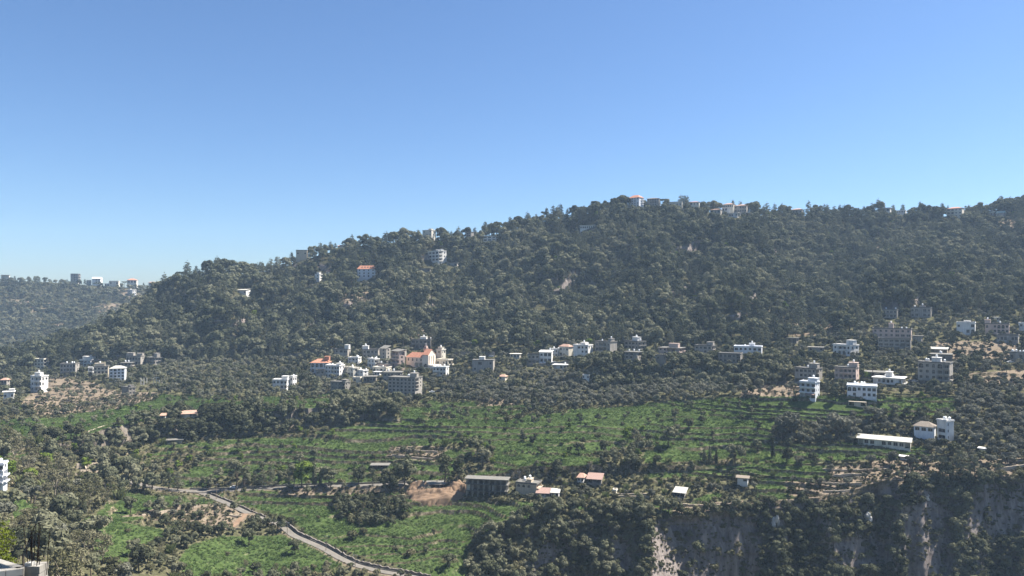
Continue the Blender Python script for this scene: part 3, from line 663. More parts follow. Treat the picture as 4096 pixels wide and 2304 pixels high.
# --- village round the church
bl(H_,'low white house with glazed balconies on the slope left of the grey box house','house',1090,1147,1162,1521,1556,['wwbb','.wbb'],['w','w'],'white','flat',tops=[(1122,1148,1508)],base=6)
bl(H_,'sunlit white annex at the right end of the low white hillside house','house',1160,1171,1187,1507,1548,['w','w'],['ww','ww'],'white','flat',tanks=1)
bl(H_,'arcaded house with red tiled roof and two rows of big arches','house',1242,1310,1326,1451,1492,['AAAA','AAAA'],['ww','w.'],'blue','hip',tops=[(1303,1324,1436)],tmat='tile',base=8)
bl(H_,'grey house with outside stairs under the arcaded red-roofed house','house',1264,1297,1302,1482,1516,['dw','ww'],['.','.'],'grey','flat')
bl(A_,'white three-storey block with balconies in front of the arcaded house','apartment block',1300,1357,1379,1464,1511,['wwbbw','wwbbw','wwbbw'],['ww','ww','w.'],'white','flat',tops=[(1338,1362,1456)],tanks=2)
bl(H_,'dark grey unrendered box house with slit windows below the white three-storey block','house',1322,1380,1402,1530,1572,['vvvb','vvvb','....'],['ww','w.','w.'],'dark','flat',tops=[(1360,1382,1522)],base=6)
bl(H_,'cream two-storey house right of the white three-storey block','house',1379,1412,1437,1471,1504,['wvw','ddo'],['w','w'],'cream','flat',tanks=3)
bl(H_,'small white house with round-topped doorway in the lower village','house',1424,1452,1473,1483,1508,['ww','w.'],['w','w'],'white','flat',tanks=2)
bl(H_,'grey flat-roofed house with a white stair tower, upper left of the church village','house',1338,1390,1404,1398,1430,['wdd','...'],['.','.'],'grey','flat',tops=[(1386,1405,1382)],tmat='white')
bl(H_,'white house with satellite dishes above the cream two-storey house','house',1392,1432,1446,1432,1456,['wbw','w.w'],['w','.'],'white','flat',tanks=3)
bl(A_,'long grey house with a domed white stair room, upper village left of the church','house',1450,1512,1520,1400,1432,['wdwd','ww..'],['.','.'],'grey','flat',tops=[(1438,1464,1386)],tmat='white',tanks=1)
bl(H_,'white stacked house in the tight cluster left of the church, topmost','house',1470,1498,1518,1437,1470,['ww','bw'],['b','w'],'white','flat',tanks=3)
bl(A_,'tall grey house with a steep shed-roofed top, left of the bare concrete block','house',1521,1545,1562,1394,1450,['w','w','w','w'],['w','w','w','w'],'grey','lean',rmat='slab',rise=2.5,antenna=True)
bl(A_,'bare concrete block with slanted sheet roof and open top floor beside the church','apartment block',1566,1596,1619,1404,1470,['oo','bb','bb','w.'],['o','w','w','.'],'pink','lean',rmat='slab',rise=1.5)
bl(H_,'small grey house wedged between the bare concrete block and the church','house',1602,1620,1626,1402,1436,['w','d','.'],['.','.','.'],'grey','flat')
bl(H_,'pinkish white house with arched top window in the tight cluster left of the church','house',1507,1542,1564,1456,1478,['wvw'],['bw'],'pink','flat',tanks=2)
bl(H_,'white house with two broad arched gables, lowest of the tight cluster left of the church','house',1490,1545,1566,1471,1492,['AwAw'],['ww'],'cream','flat',tanks=1)
bl(H_,'small white annex left of the big grey apartment block','house',1497,1518,1528,1488,1502,['ww'],['w'],'white','slab')
bl(A_,'upper grey wing of the big apartment block, set back behind its roof','apartment block',1534,1602,1612,1490,1530,['wwwwd','wwwww'],['d','.'],'grey','slab',tanks=2)
bl(A_,'big grey five-storey apartment block in front of the village, the widest there','apartment block',1552,1660,1691,1513,1582,['dwdwwdw','wwwwwww','wwwwwww','wwwwwww','wdwwwww'],['bw','bw','bw','w.','w.'],'grey','flat',tops=[(1630,1662,1496)],tanks=4,depth=14)
bl(A_,'long concrete house with white domes on its roof above the church','house',1645,1722,1736,1360,1394,['dwddw','oowoo'],['v','.'],'dark','flat',tops=[(1676,1704,1350)],tmat='white',tanks=2)
bl(H_,'cream cube house with a rooftop room right of the church gable','house',1745,1766,1783,1400,1434,['w','.'],['vw','v.'],'cream','flat',tops=[(1744,1768,1391)],tanks=1)
bl(H_,'low cream house with white arches right of the church','house',1746,1792,1812,1440,1460,['w.wA'],['b'],'cream','flat')
bl(H_,'small two-storey house with blue-grey balconies below the church','house',1731,1783,1796,1470,1502,['wwbw','oobb'],['w','.'],'white','flat',tanks=3,base=6)
bl(H_,'pale grey house with white roof tank standing alone right of the church','house',1889,1972,1980,1443,1486,['.d.w','w.ww'],['.','.'],'grey','flat',tops=[(1914,1938,1430)],tmat='white')
# --- row along the middle road
bl(H_,'grey stone house at the left end of the middle village row','house',2110,2157,2160,1420,1456,['www','bbb'],['.','.'],'grey','flat')
bl(H_,'white house with slanted terrace roof in the middle village row','house',2158,2206,2212,1408,1452,['wdd','bdd'],['w','.'],'white','lean',rmat='white',rise=1.2,tanks=1)
bl(H_,'small white house wedged left of the pink-roofed house, middle village row','house',2206,2232,2240,1398,1428,['ww','ww'],['.','.'],'white','flat',tanks=2,antenna=True)
bl(H_,'pale house with pink hipped roof and solar panels, middle village row','house',2237,2274,2292,1386,1428,['wvw','dw.'],['.','.'],'cream','hip',rmat='tile_pale',rise=2.0)
bl(A_,'pale house with a bright blank end wall right of the pink-roofed house','house',2293,2352,2372,1382,1432,['.dww','..ww','...w'],['ww','..','..'],'white','flat',tops=[(2316,2340,1372)],tanks=2)
bl(H_,'small white bungalow with an arched porch on the bank below the middle row','house',2212,2265,2275,1460,1478,['o.db'],['A'],'white','slab',base=7,tanks=1)
bl(A_,'grey three-storey block behind a big tree, middle village row','apartment block',2381,2440,2468,1368,1426,['dbbw','dbbw','d..w'],['.','.','.'],'grey','flat',tops=[(2424,2442,1356)],tanks=2)
bl(A_,'grey block with a glazed top gallery and white vertical fins, middle village row','apartment block',2498,2553,2584,1366,1412,['dddw','dddw','...w'],['bb','bb','w.'],'grey','flat',tops=[(2515,2550,1350)],tmat='white',tanks=1)
bl(H_,'three-storey house with white roof terrace perched on the wooded bank','house',2498,2550,2569,1408,1452,['bbb','ww.','w..'],['o','a','.'],'grey','slab',tanks=3,base=7)
bl(A_,'low house with salmon rooftop room and long flat roof, middle village row','house',2634,2718,2742,1392,1420,['wwoob','.ww..'],['ob','w.'],'pink','slab',tops=[(2667,2710,1376)],base=6)
bl(H_,'dark cube house on a concrete plinth in the trees below the salmon-roofed house','house',2622,2664,2668,1424,1456,['w.','..'],['.','.'],'dark','flat')
bl(H_,'grey bungalow with tall white vertical fins at its sunlit end','house',2778,2846,2861,1384,1414,['wwdw','..w.'],['b','b'],'grey','flat',tops=[(2830,2858,1370)],base=6)
bl(H_,'dark stone two-storey house with arched corner windows, right of the wooded bank','house',2874,2961,2971,1416,1452,['wwdwA','ww.wA'],['v','v'],'dark','flat',base=6)
bl(H_,'wide white modern house with recessed balconies, right end of the middle row','house',2936,3046,3050,1388,1424,['dwwwbb','...wbb'],['.','.'],'blue','flat',tops=[(2996,3019,1376)],tanks=1)
# --- right hand village
bl(A_,'unfinished grey block with a square stair tower above the small white three-storey house','apartment block',3179,3264,3290,1475,1530,['ddwww','.wwwv','ooo..'],['bw','o.','o.'],'grey','flat',tops=[(3228,3265,1456)],tanks=1)
bl(A_,'small white three-storey house with roof tanks at the edge of the green field','house',3199,3261,3279,1530,1592,['bbb','bbb','ooo'],['vv','vv','.w'],'blue','flat',tops=[(3232,3272,1515)],tanks=3,awning=.2,base=2,keep=.95)
bl(A_,'grey concrete house on pillars with long balconies, right of the unfinished block','apartment block',3338,3424,3437,1472,1536,['wbbbw','wbbbw','ooooo'],['w','w','.'],'pink','flat',tops=[(3397,3433,1453)],tanks=2,base=6)
bl(A_,'wide bluish white two-storey house with arched corner windows and roof tanks','house',3388,3506,3508,1547,1590,['AAwwdd','.w.www'],['.','.'],'blue','flat',tanks=4,keep=.95,base=2)
bl('shed','ruined brown stone shed at the foot of the wide white house','shed',3394,3464,3468,1607,1624,['o.o'],['.'],'beige','none',base=2)
bl(H_,'low white house with a pillared upper terrace behind the wide white house','house',3492,3610,3624,1512,1536,['.wbbw.b'],['b'],'white','slab',tops=[(3540,3566,1492)],tanks=2,base=5)
bl(H_,'dark open-fronted house under the umbrella pine','house',3458,3556,3562,1490,1508,['oowoo'],['.'],'dark','slab')
bl(A_,'large grey-banded four-storey block with arched top windows on open pillars','apartment block',3671,3798,3813,1452,1545,['AwaAb','wwabb','wwwbb','ooooo'],['v','v','b','o'],'grey','flat',tops=[(3725,3760,1434)],tmat='white',tanks=4,base=6)
bl(A_,'long dull-beige five-storey block on the right hillside with a slim roof tower','apartment block',3490,3644,3648,1317,1366,['wwwwdww','wwwwddd','........'],['.','.','.'],'pink','flat',tops=[(3554,3573,1296)],tanks=2,depth=12)
bl(A_,'lower grey wing with glazed galleries in front of the long beige five-storey block','apartment block',3512,3642,3646,1356,1402,['dddddb','ddddob','oooo..'],['.','.','.'],'grey','flat',base=8)
bl(H_,'grey two-storey house at the lower edge of the wood, left of a similar pair','house',3528,3588,3595,1240,1272,['wwdw','wwdw'],['.','.'],'grey','flat',tanks=2,keep=.95)
bl(H_,'grey two-storey house at the lower edge of the wood, right of a similar pair','house',3642,3723,3731,1232,1270,['wd.dw','wd.dw'],['.','.'],'grey','flat',tops=[(3676,3700,1226)],tanks=2,keep=.95)
bl(H_,'small grey house beside the long beige five-storey block','house',3650,3686,3692,1344,1370,['w.'],['.'],'grey','slab')
bl(H_,'white-topped two-storey house with a broad arch, far right hillside','house',3826,3900,3903,1292,1336,['w..d','..dA'],['.','.'],'white','flat',tops=[(3856,3880,1284)],base=5)
bl(H_,'pinkish arcaded house with a square tower at its left, far right hillside','house',3940,4036,4039,1297,1334,['a.wAAw','..wAAw'],['.','.'],'pink','flat',tops=[(3938,3960,1282)],tanks=1)
bl(H_,'grey terrace house directly below the pinkish arcaded house','house',3986,4072,4078,1342,1366,['vdd.bd'],['.'],'grey','flat',base=6)
bl(H_,'low grey house cut by the right picture edge with white roof tanks','house',4038,4112,4120,1412,1444,['b.db'],['.'],'grey','flat',tanks=5,base=5)
bl(H_,'white house corner at the right picture edge among olive trees','house',4074,4140,4150,1294,1328,['w..','...'],['.','.'],'white','flat',tanks=1)
bl(H_,'house with gridded concrete facade and white rooftop room above the right village','house',3332,3402,3436,1381,1420,['wbbw','wAAw'],['ww','ww'],'white','flat',tops=[(3382,3416,1362)])
bl('shed','low flat-roofed shed in the trees left of the gridded house','shed',3232,3296,3302,1390,1404,['w.w'],['.'],'grey','slab')
bl(H_,'flat dark-roofed house above the large grey-banded block','house',3722,3808,3812,1418,1440,['w.w.'],['.'],'dark','slab',tanks=2)
# --- farm buildings on the right and in the valley
bl('shed','long low shed with a bright white roof among olive trees','shed',3430,3640,3644,1760,1786,['odd.dwddo'],['.'],'cream','lean',rise=1.3,depth=6.5,keep=.8)
bl('workshop','white panelled workshop with pink bands and dark tiled roof beside the long shed','workshop',3656,3734,3744,1706,1752,['ddd','...'],['.','.'],'blue','hip',rmat='brownroof',rise=2.4,keep=.9)
bl(A_,'white three-storey tower house with round roof tanks, nearest on the right','house',3748,3786,3816,1684,1760,['.','d','d'],['v.','v.','v.'],'white','flat',tanks=6,base=3,keep=.9)
bl(H_,'beige stone farmhouse with arched windows right of the concrete skeleton','house',2064,2146,2166,1936,1972,['aaa.','....'],['b','.'],'beige','flat',tops=[(2100,2122,1930)],tanks=4,base=4,keep=.8)
bl('shed','row of low sheds with faded pink sheet roof beside the beige farmhouse','shed',2148,2196,2202,1972,1988,['owo'],['.'],'white','lean',rmat='sheet_pink',rise=1.2,depth=6)
bl('shed','long flat grey canopy roof by the heap of earth','shed',1708,1774,1778,1938,1950,['oooo'],['.'],'dark','slab',depth=7)
bl('cottage','small cream cottage with pink hipped roof below the dark cut bank','cottage',2310,2334,2344,1910,1928,['db'],['w'],'white','hip',rmat='tile_pale',rise=1.8,depth=6,keep=.95)
bl('cottage','low dark cottage with wide pink sheet roof below the dark cut bank','cottage',2350,2404,2412,1916,1932,['owo'],['.'],'dark','lean',rmat='sheet_pink',rise=1.6,depth=7,keep=.95)
bl('shed','white lean-to shelter on posts in the terraces above the cliff','shed',2696,2738,2748,1970,1988,['oo'],['.'],'grey','lean',rise=1.4,depth=6,keep=.95)
bl('hut','white watch hut with brown roof raised on a stone base in the terraces','hut',2950,2990,2993,1913,1946,['.d','..'],['.','.'],'white','slab',rmat='brownroof',depth=5,keep=.95)
bl('shed','tiny shed with pale roof on the left plateau edge','shed',641,660,668,1662,1676,['o'],['.'],'white','lean',rmat='tile_pale',rise=.8,depth=5)
bl('shed','long farm shed with pale red roof on the plateau above the wooded scarp','shed',724,786,792,1655,1668,['o.wo'],['.'],'cream','lean',rmat='tile_pale',rise=1.2,depth=7)
bl('shed','flat pale canopy in the orchard above the roadside pines','shed',1486,1550,1556,1862,1874,['ooo'],['.'],'dark','slab',depth=5)
bl('shed','white slab-roofed pump shed on the green slope below the scarp','shed',668,728,732,1761,1770,['oo.'],['.'],'grey','slab',depth=4)
bl(A_,'tall white building cut by the left picture edge, nearest house on the left','apartment block',-60,12,30,1862,1960,['wbb','wbb','.bb','ww.'],['w','b','b','.'],'blue','flat',tanks=1,base=4,keep=.95)
# --- scattered on the wooded slope and the ridge
bl(A_,'big hotel-like block with red mansard roof and ribbon balconies in the wood','apartment block',1429,1501,1507,1076,1122,['wwww','wwww','wwww','....'],['b','b','b','.'],'blue','mansard',rise=4.2,base=5,keep=.95)
bl(A_,'white stepped five-storey villa with terraces high in the wood','villa',1700,1754,1786,1006,1046,['dddd','dddd','dddd'],['bw','bw','bw'],'white','flat',tops=[(1740,1775,999)],base=6,keep=.95)
bl('terrace_house','low grey terrace building right below the white stepped villa','house',1790,1828,1836,1050,1068,['d.d'],['.'],'grey','slab',base=6,keep=.9)
bl(H_,'low grey house with white parasol terrace left below the stepped villa','house',1676,1720,1724,1074,1090,['w.w'],['.'],'dark','slab')
bl('pavilion','white open-framed pavilion house near the ridge','house',1932,1984,1996,945,965,['ddd','ddd'],['b','.'],'white','slab',keep=.98,base=5)
bl('pavilion','long white glass-fronted pavilion on the bare upper slope','house',2320,2378,2384,902,916,['ddddddd'],['.'],'white','slab',depth=7,keep=.98)
bl(H_,'tumbledown orange-roofed house among trees left of the hotel-like block','house',1270,1304,1310,1068,1084,['d.w'],['.'],'pink','hip',rmat='tile_pale',rise=2)
bl(H_,'narrow white tower house with blue shade left of the hotel-like block','house',1260,1278,1290,1098,1132,['w','w','.'],['w','w','.'],'white','flat',tops=[(1262,1276,1090)])
bl('cottage','small cottage with orange tiled roof left of the hotel-like block','cottage',1304,1320,1326,1086,1098,['w.'],['.'],'cream','hip',rise=1.8)
bl(H_,'small white house with pale roof on the left shoulder of the wood','house',948,984,1002,1160,1176,['w.w'],['.'],'white','lean',rmat='sheet',rise=1.4)
RG = 'houses along the skyline'
bl(A_,'tall white block with bright red hipped roof on the very summit','apartment block',2512,2556,2575,791,828,['wwww','www.','wwww','w.ww'],['vb','vb','vb','v.'],'blue','hip',rise=4.0,group=RG,keep=.85)
bl(A_,'grey villa with twin bays just right of the red-roofed summit block','villa',2588,2636,2642,794,824,['wwbww','.wbw.','..bw.'],['v','v','v'],'grey','hip',rmat='brownroof',rise=1.6,group=RG,keep=.75)
bl(H_,'low cream house half hidden by an umbrella pine on the summit','house',2676,2728,2732,809,824,['wwww'],['.'],'cream','flat',group=RG,keep=.75)
bl(H_,'long low house with orange roof right of the summit pines','house',2758,2796,2800,808,822,['dww'],['.'],'cream','hip',rise=1.3,group=RG,keep=.75)
bl('villa','pale villa with pink hipped roof, topmost of the cluster on the ridge','villa',2892,2934,2940,817,832,['wwaaw'],['w'],'cream','hip',rmat='tile_pale',rise=2,group=RG,keep=.85)
bl('villa','white terrace house in front of the pink-roofed ridge villa','villa',2888,2920,2926,830,846,['dd.'],['.'],'white','slab',group=RG,keep=.75)
bl('villa','grey three-storey villa with terraces at the right end of the ridge cluster','villa',2938,2986,2994,822,850,['w.dww','dwwww'],['w','w'],'grey','hip',rmat='tile_pale',rise=2,group=RG,keep=.75)
bl('villa','low villa with pale curved roof, leftmost of the ridge cluster','villa',2840,2882,2890,838,856,['dwd'],['.'],'grey','hip',rmat='tile_pale',rise=1.4,group=RG,keep=.95)
bl('villa','white house with open loggias, lowest of the ridge cluster','villa',2914,2950,2962,852,868,['bb.d'],['o'],'white','slab',group=RG,keep=.95)
bl(H_,'pale roofed house on the ridge notch right of the cluster','house',3166,3208,3216,838,854,['www'],['.'],'grey','hip',rmat='tile_pale',rise=2,group=RG,keep=.75)
bl(H_,'low white-fronted house with flat pink roof on the right ridge','house',3528,3560,3566,832,848,['od'],['.'],'white','slab',rmat='tile_pale',group=RG,keep=.75)
bl(H_,'tiny white row house sunk in the trees of the right ridge','house',3586,3622,3626,843,852,['wwww'],['.'],'white','flat',group=RG,keep=.75)
bl('villa','big stone villa with orange hipped roof and curved balconies on the right ridge','villa',3786,3848,3857,833,870,['bbww','bbww','ooww'],['v','v','.'],'cream','hip',rise=2.2,group=RG,keep=.85)
bl(H_,'chalet with pale green sheet roof under the right end of the ridge','house',3984,4014,4024,852,866,['w.'],['.'],'grey','gable',rmat='greensheet',rise=3,group=RG,keep=.75)
bl(H_,'small house with pale green roof, left of the green-roofed chalet','house',3956,3976,3982,850,862,['w'],['.'],'grey','lean',rmat='greensheet',rise=2,group=RG)
bl(H_,'stone house with crenellated flat roof on the left shoulder of the ridge','house',1184,1228,1234,1002,1022,['w.w'],['.'],'beige','flat',group=RG,keep=.85)
bl(H_,'cream house crowning the ridge in the left middle of the skyline','house',1690,1726,1744,922,944,['w.w','.ww'],['w','w'],'cream','flat',tops=[(1708,1722,916)],group=RG,keep=.85)
bl(H_,'grey flats half sunk in the trees left of the open-framed pavilion','apartment block',1862,1884,1896,930,956,['d','d','d'],['.','.','.'],'grey','flat',group=RG)
bl(H_,'pink-roofed cottage on the skyline above the hotel-like block','cottage',1350,1372,1376,984,992,['w.'],['.'],'cream','hip',rmat='tile_pale',rise=1.6,group=RG)
FG = 'houses on the far left ridge'
bl(A_,'tall grey block standing alone on the far left skyline','apartment block',282,312,322,1096,1124,['wbw','wbw','wbw'],['b','b','b'],'grey','flat',far=True,group=FG,keep=.7)
bl(H_,'small grey house left of the gabled white one on the far left ridge','house',346,364,366,1122,1134,['ww'],['.'],'grey','flat',far=True,group=FG,keep=.7)
bl(H_,'white gabled house with loggias on the far left ridge','house',368,402,410,1114,1134,['.bb','.bb'],['.','.'],'white','gable',rmat='white',rise=3,far=True,group=FG,keep=.7)
bl(H_,'pale villa behind umbrella pines on the far left ridge','house',436,474,480,1125,1138,['b.b'],['.'],'cream','flat',far=True,group=FG,keep=.7)
bl(H_,'cream house with orange roof on the far left ridge','house',508,546,552,1120,1134,['ddd'],['.'],'cream','hip',rise=3,far=True,group=FG,keep=.7)
bl(H_,'low long house at the right end of the far left ridge','house',594,624,630,1130,1142,['ddd'],['.'],'grey','hip',rmat='tile_pale',rise=2,far=True,group=FG,keep=.7)
bl(A_,'bright white stepped house below the far left ridge','house',510,530,546,1160,1178,['bw','bw'],['ww','ww'],'white','flat',tops=[(508,520,1156)],far=True,group=FG,keep=.7)
bl(H_,'small white arched house on the slope below the far left ridge','house',418,446,452,1135,1146,['AdA'],['.'],'white','flat',far=True,group=FG,keep=.7)
bl(H_,'open-roofed house at the left end of the far left ridge','house',4,36,40,1100,1114,['oo'],['.'],'cream','slab',rmat='tile_pale',far=True,group=FG,keep=.7)

bl(H_,'dark low row house under the small white houses, left of the big grey block','house',1453,1503,1508,1507,1528,['dowd'],['.'],'dark','slab')
bl('shed','pale sheet-roofed shed in the yard above the large grey-banded block','shed',3722,3788,3792,1396,1410,['oo.o'],['.'],'beige','lean',rmat='sheet',rise=1.2,depth=6)
bl('hut','tiny white hut among olive trees above the pinkish arcaded house','hut',3976,3996,4000,1270,1282,['.w'],['.'],'white','slab',depth=4)
bl('shed','white-sheeted greenhouse next to the pink-roofed sheds of the farmhouse','greenhouse',2206,2234,2238,1970,1990,['dd'],['.'],'white','lean',rmat='sheet',rise=.8,depth=5)
bl('hut','tiny concrete cube hut on the terraces left of the white lean-to','hut',2452,2464,2468,1964,1977,['o'],['.'],'cream','flat',depth=3,base=2)
bl('container','white box container between the olives below the long white shed','container',3600,3630,3634,1827,1838,['...'],['.'],'white','slab',rmat='white',depth=3,base=1)
bl('container','small white slab-roofed tank house under the pines at the right edge','tank house',3918,3938,3942,1794,1806,['..'],['.'],'white','slab',rmat='white',depth=3,base=1)
bl(A_,'slim grey block squeezed between the sand-coloured block and the white pale-roofed one','apartment block',352,371,374,1472,1502,['b','b'],['.','.'],'white','flat')
bl(H_,'small cream house on the slope between the grey box house and the big grey block','house',1412,1440,1450,1512,1530,['w.'],['w'],'cream','flat')
bl(H_,'low white house on the road bank right of the pale grey house','house',2040,2078,2086,1416,1432,['wdw'],['.'],'cream','slab')
bl(H_,'grey unfinished house in the olive grove right of the wide white modern house','house',3150,3186,3196,1352,1372,['oo'],['w'],'grey','slab')
bl(H_,'small white farmhouse in the orchard below the middle village row','house',2330,2356,2364,1502,1516,['w.w'],['w'],'white','flat')
bl(H_,'cream cottage among the olive trees below the pale grey house','cottage',1996,2020,2030,1506,1520,['w.'],['w'],'cream','hip',rmat='tile_pale',rise=1.5)
# ------------------------------------------------------------------ church
def church():
    p = S(1690, 1469); d = p.y; s = d / F / 4; q = unproj(1690/4, 1469/4, d); p = Vector((float(q[0]), d, float(q[2])))
    phi = math.atan((1690/4-512)/F); t = R(38); rz = -(phi + t)
    root = empty('church', p, rz); tag(root, 'pale stone church with red tiled roofs and a small cross-topped bell tower', 'church')
    cs = math.cos(phi) / math.cos(t); Wn = 68*s*cs; Wb = 23*s*cs; Dn = 9.0; Db = 30*s*math.cos(phi)/math.sin(t)
    He = 38*s; Hr = 57*s; Be = 51*s; Br = 72*s; m = 'church'
    b = MB(); facade(b, ['aaaa', '..oo'], Wn, He, (-Wn,.8,0), (1,0,0), root, 0, m, 5)
    b.poly([(-Wn,.8+Dn,-5),(-Wn,.8,-5),(-Wn,.8,He),(-Wn,.8+Dn,He)]); b.poly([(0,.8+Dn,-5),(-Wn,.8+Dn,-5),(-Wn,.8+Dn,He),(0,.8+Dn,He)])
    b.build('nave_wall', [M[m]], root)
    b = MB(); facade(b, ['.', '.', 'A'], Wb, Be, (0,0,0), (1,0,0), root, 0, m, 5)
    b.poly([(Wb,0,-5),(Wb,Db,-5),(Wb,Db,Be),(Wb,Db/2,Br-.2),(Wb,0,Be)]); b.poly([(0,Db,-5),(0,0,-5),(0,0,Be),(0,Db/2,Br-.2),(0,Db,Be)])
    b.poly([(Wb,Db,-5),(0,Db,-5),(0,Db,Be),(Wb,Db,Be)]); b.build('gable_block_wall', [M[m]], root)
    b = MB(); b.box(Wb+.01, Wb+.5, Db*.12, Db*.3, 0, Be*.93); b.box(Wb+.01, Wb+.35, Db*.42, Db*.58, 2, Be*.9); b.box(Wb+.01, Wb+.5, Db*.7, Db*.88, 0, Be*.93)
    b.build('gable_pilaster', [M['church']], root)
    b = MB(); o = .6; y0, y1 = .8-o, .8+Dn+o; yr = (y0+y1)/2
    b.poly([(-Wn-o,y0,He),(-.02,y0,He),(-.02,yr,Hr),(-Wn+3.0,yr,Hr)]); b.poly([(-.02,y1,He),(-Wn-o,y1,He),(-Wn+3.0,yr,Hr),(-.02,yr,Hr)]); b.poly([(-Wn-o,y1,He),(-Wn-o,y0,He),(-Wn+3.0,yr,Hr)])
    b.build('nave_roof', [M['tile']], root)
    b = MB(); yr = Db/2; e = .5
    for sgn in (0, 1):
        ya = -e if sgn == 0 else Db + e
        q = [(-.3,ya,Be-.25),(Wb+.4,ya,Be-.25),(Wb+.4,yr,Br),(-.3,yr,Br)]
        b.poly(q if sgn == 0 else q[::-1]); b.poly([(x,y,z-.2) for x,y,z in (q[::-1] if sgn == 0 else q)])
    b.build('gable_roof', [M['tile']], root)
    b = MB(); b.box(-Wn-.3, -.05, .45, .78, He-.5, He-.02); b.build('cornice', [M['white']], root)
    b = MB(); tx, ty, tw = -Wn*.34, Dn+2.5, 2.9
    b.box(tx-tw/2, tx+tw/2, ty, ty+tw, -4, 72*s); b.box(tx-tw/2-.2, tx+tw/2+.2, ty-.2, ty+tw+.2, 72*s+.01, 73*s); b.box(tx-tw*.38, tx+tw*.38, ty+tw*.12, ty+tw*.88, 73*s+.01, 81*s)
    tw_o = b.build('bell_tower', [M['pink']], root)
    put('arched_window', shared('arch', archwin_mesh), tw_o, (tx, ty-.02, 66*s), 0, (1.1, 1, 2.2))
    b = MB(); b.tube((tx,ty+tw/2,81*s),(tx,ty+tw/2,93*s),.2,.2,6); b.box(tx-1.1, tx+1.1, ty+tw/2-.19, ty+tw/2+.19, 88*s, 89.4*s); b.build('cross', [M['white']], tw_o)
    b = MB(); b.box(Wb+.6, Wb+6.5, -1.2, Db*.75, -5, 2.4); b.box(Wb+6.51, Wb+11, 1.0, Db*.75, -5, 1.3); b.build('forecourt_wall', [M['church']], root)
    RECTS.append((1622/4, 1757/4, 1378/4, 1466/4, d, False)); FOOT.append((p.x - 3, p.y + 6, 16))
church()
# ------------------------------------------------------------------ concrete skeleton in the valley
def skeleton():
    p = S(1945, 1978); d = p.y; s = d/F/4; q = unproj(1945/4, 1978/4, d); p = Vector((float(q[0]), d, float(q[2])))
    phi = math.atan((1945/4-512)/F); t = R(12); rz = -(phi+t); root = empty('unfinished_building', p, rz)
    tag(root, 'unfinished concrete building skeleton of bare slabs and columns beside the heap of earth', 'building')
    W = 164*s/math.cos(t); D = 6.0; hw = W/2; z1, z2, z3 = 12*s, 38*s, 59*s
    for nm, z, o in (('floor_slab', z1, .2), ('floor_slab', z2, .5), ('roof_slab', z3, .7)):
        b = MB(); b.box(-hw-o, hw+o, -o, D+o, z, z+.35); b.build(nm, [M['slab']], root)
    cb = MB(); cb.box(-.22,.22,-.22,.22,0,1); cme = cb.mesh('column', [M['grey']])
    n = 8
    for k in range(n):
        for yy in (0.3, D*.5, D-.3):
            for za, zb in ((-3, z1), (z1+.351, z2), (z2+.351, z3)):
                put('column', cme, root, (-hw + .4 + (W-.8)*k/(n-1), yy, za+.001), 0, (1 if za < 0 else 1, 1, zb-za-.002))
    b = MB(); b.box(-hw*.97, hw*.97, D*.80, D*.83, -3, z1-.01); b.box(-hw*.97, hw*.97, D*.80, D*.83, z1+.36, z2-.01); b.box(-hw*.97, hw*.97, D*.80, D*.83, z2+.36, z3-.01); b.build('shade_backing', [M['dark']], root)  # dark backing added on each floor so the open bays look shaded
    pm = MB(); pm.tube((0,0,0),(0,0,1),.05,.05,5); pme = pm.mesh('timber_prop', [M['wood']]); r = random.Random(3)
    for k in range(38):
        o = put('timber_prop', pme, root, (r.uniform(-hw*.95, hw*.95), r.uniform(.6, D*.6), z2+.36), 0, (1.6,1.6,z3-z2-.38)); o.rotation_euler = (r.uniform(-.03,.03), r.uniform(-.03,.03), 0)
    b = MB(); b.box(hw*.3, hw*.34, -.1, 3, z1+.36, z2-.02); b.box(-hw*.98, -hw*.8, .4, .7, z1+.36, z2-.02); b.build('stub_wall', [M['block']], root)
    RECTS.append((1855/4, 2035/4, 1905/4, 1976/4, d, False)); FOOT.append((p.x, p.y+6, 20))
skeleton()
def frame_ruin():
    p = S(600, 1536); d = p.y; s = d/F/4; root = empty('concrete_frame', p, 0); tag(root, 'bare white concrete posts and beams of a house frame below the left village', 'building')
    for k, (x, w) in enumerate(((563,4),(575,3),(614,3),(626,3),(636,4))):
        b = MB(); X = (x-600)*s; b.box(X-.18, X+.18, 0, .36, -2, (1536-1506)*s); b.build('column', [M['white']], root)
        b = MB(); b.box(X-.18, X+.18, 5, 5.36, -2, (1536-1510)*s); b.build('column', [M['white']], root)
    for a, c, z in ((563,576,1516),(563,576,1530),(614,637,1505),(626,637,1518)):
        b = MB(); b.box((a-600)*s, (c-600)*s, -.02, .3, (1536-z)*s, (1536-z)*s+.3); b.build('beam', [M['white']], root)
    RECTS.append((562/4, 640/4, 1503/4, 1532/4, d, False)); FOOT.append((p.x, p.y+3, 9))
frame_ruin()
def ruins():
    root = empty('stone_ruin', S(345, 1880), 0); o = root.location
    tag(root, 'roofless pale stone ruin with steps beside the road on the left', 'ruin')
    for x0, y0, x1, y1, h in ((305,1868,395,1866,2.4),(320,1888,392,1884,1.6),(340,1866,345,1888,2.0),(375,1866,382,1886,2.2),(300,1898,380,1898,1.0)):
        a = S(x0,y0) - o; c = S(x1,y1) - o; b = MB(); n = Vector((-(c-a).y, (c-a).x, 0)).normalized()*.3
        pts = [a-n, c-n, c+n, a+n]; lo = [Vector((q.x,q.y,q.z-1.5)) for q in pts]; hi = [Vector((q.x,q.y,q.z+h)) for q in pts]
        b.poly(hi); 
        for k in range(4): b.poly([lo[k], lo[(k+1)%4], hi[(k+1)%4], hi[k]])
        b.build('stone_wall', [M['stone']], root)
    RECTS.append((300/4, 396/4, 1856/4, 1890/4, o.y, False))
ruins()
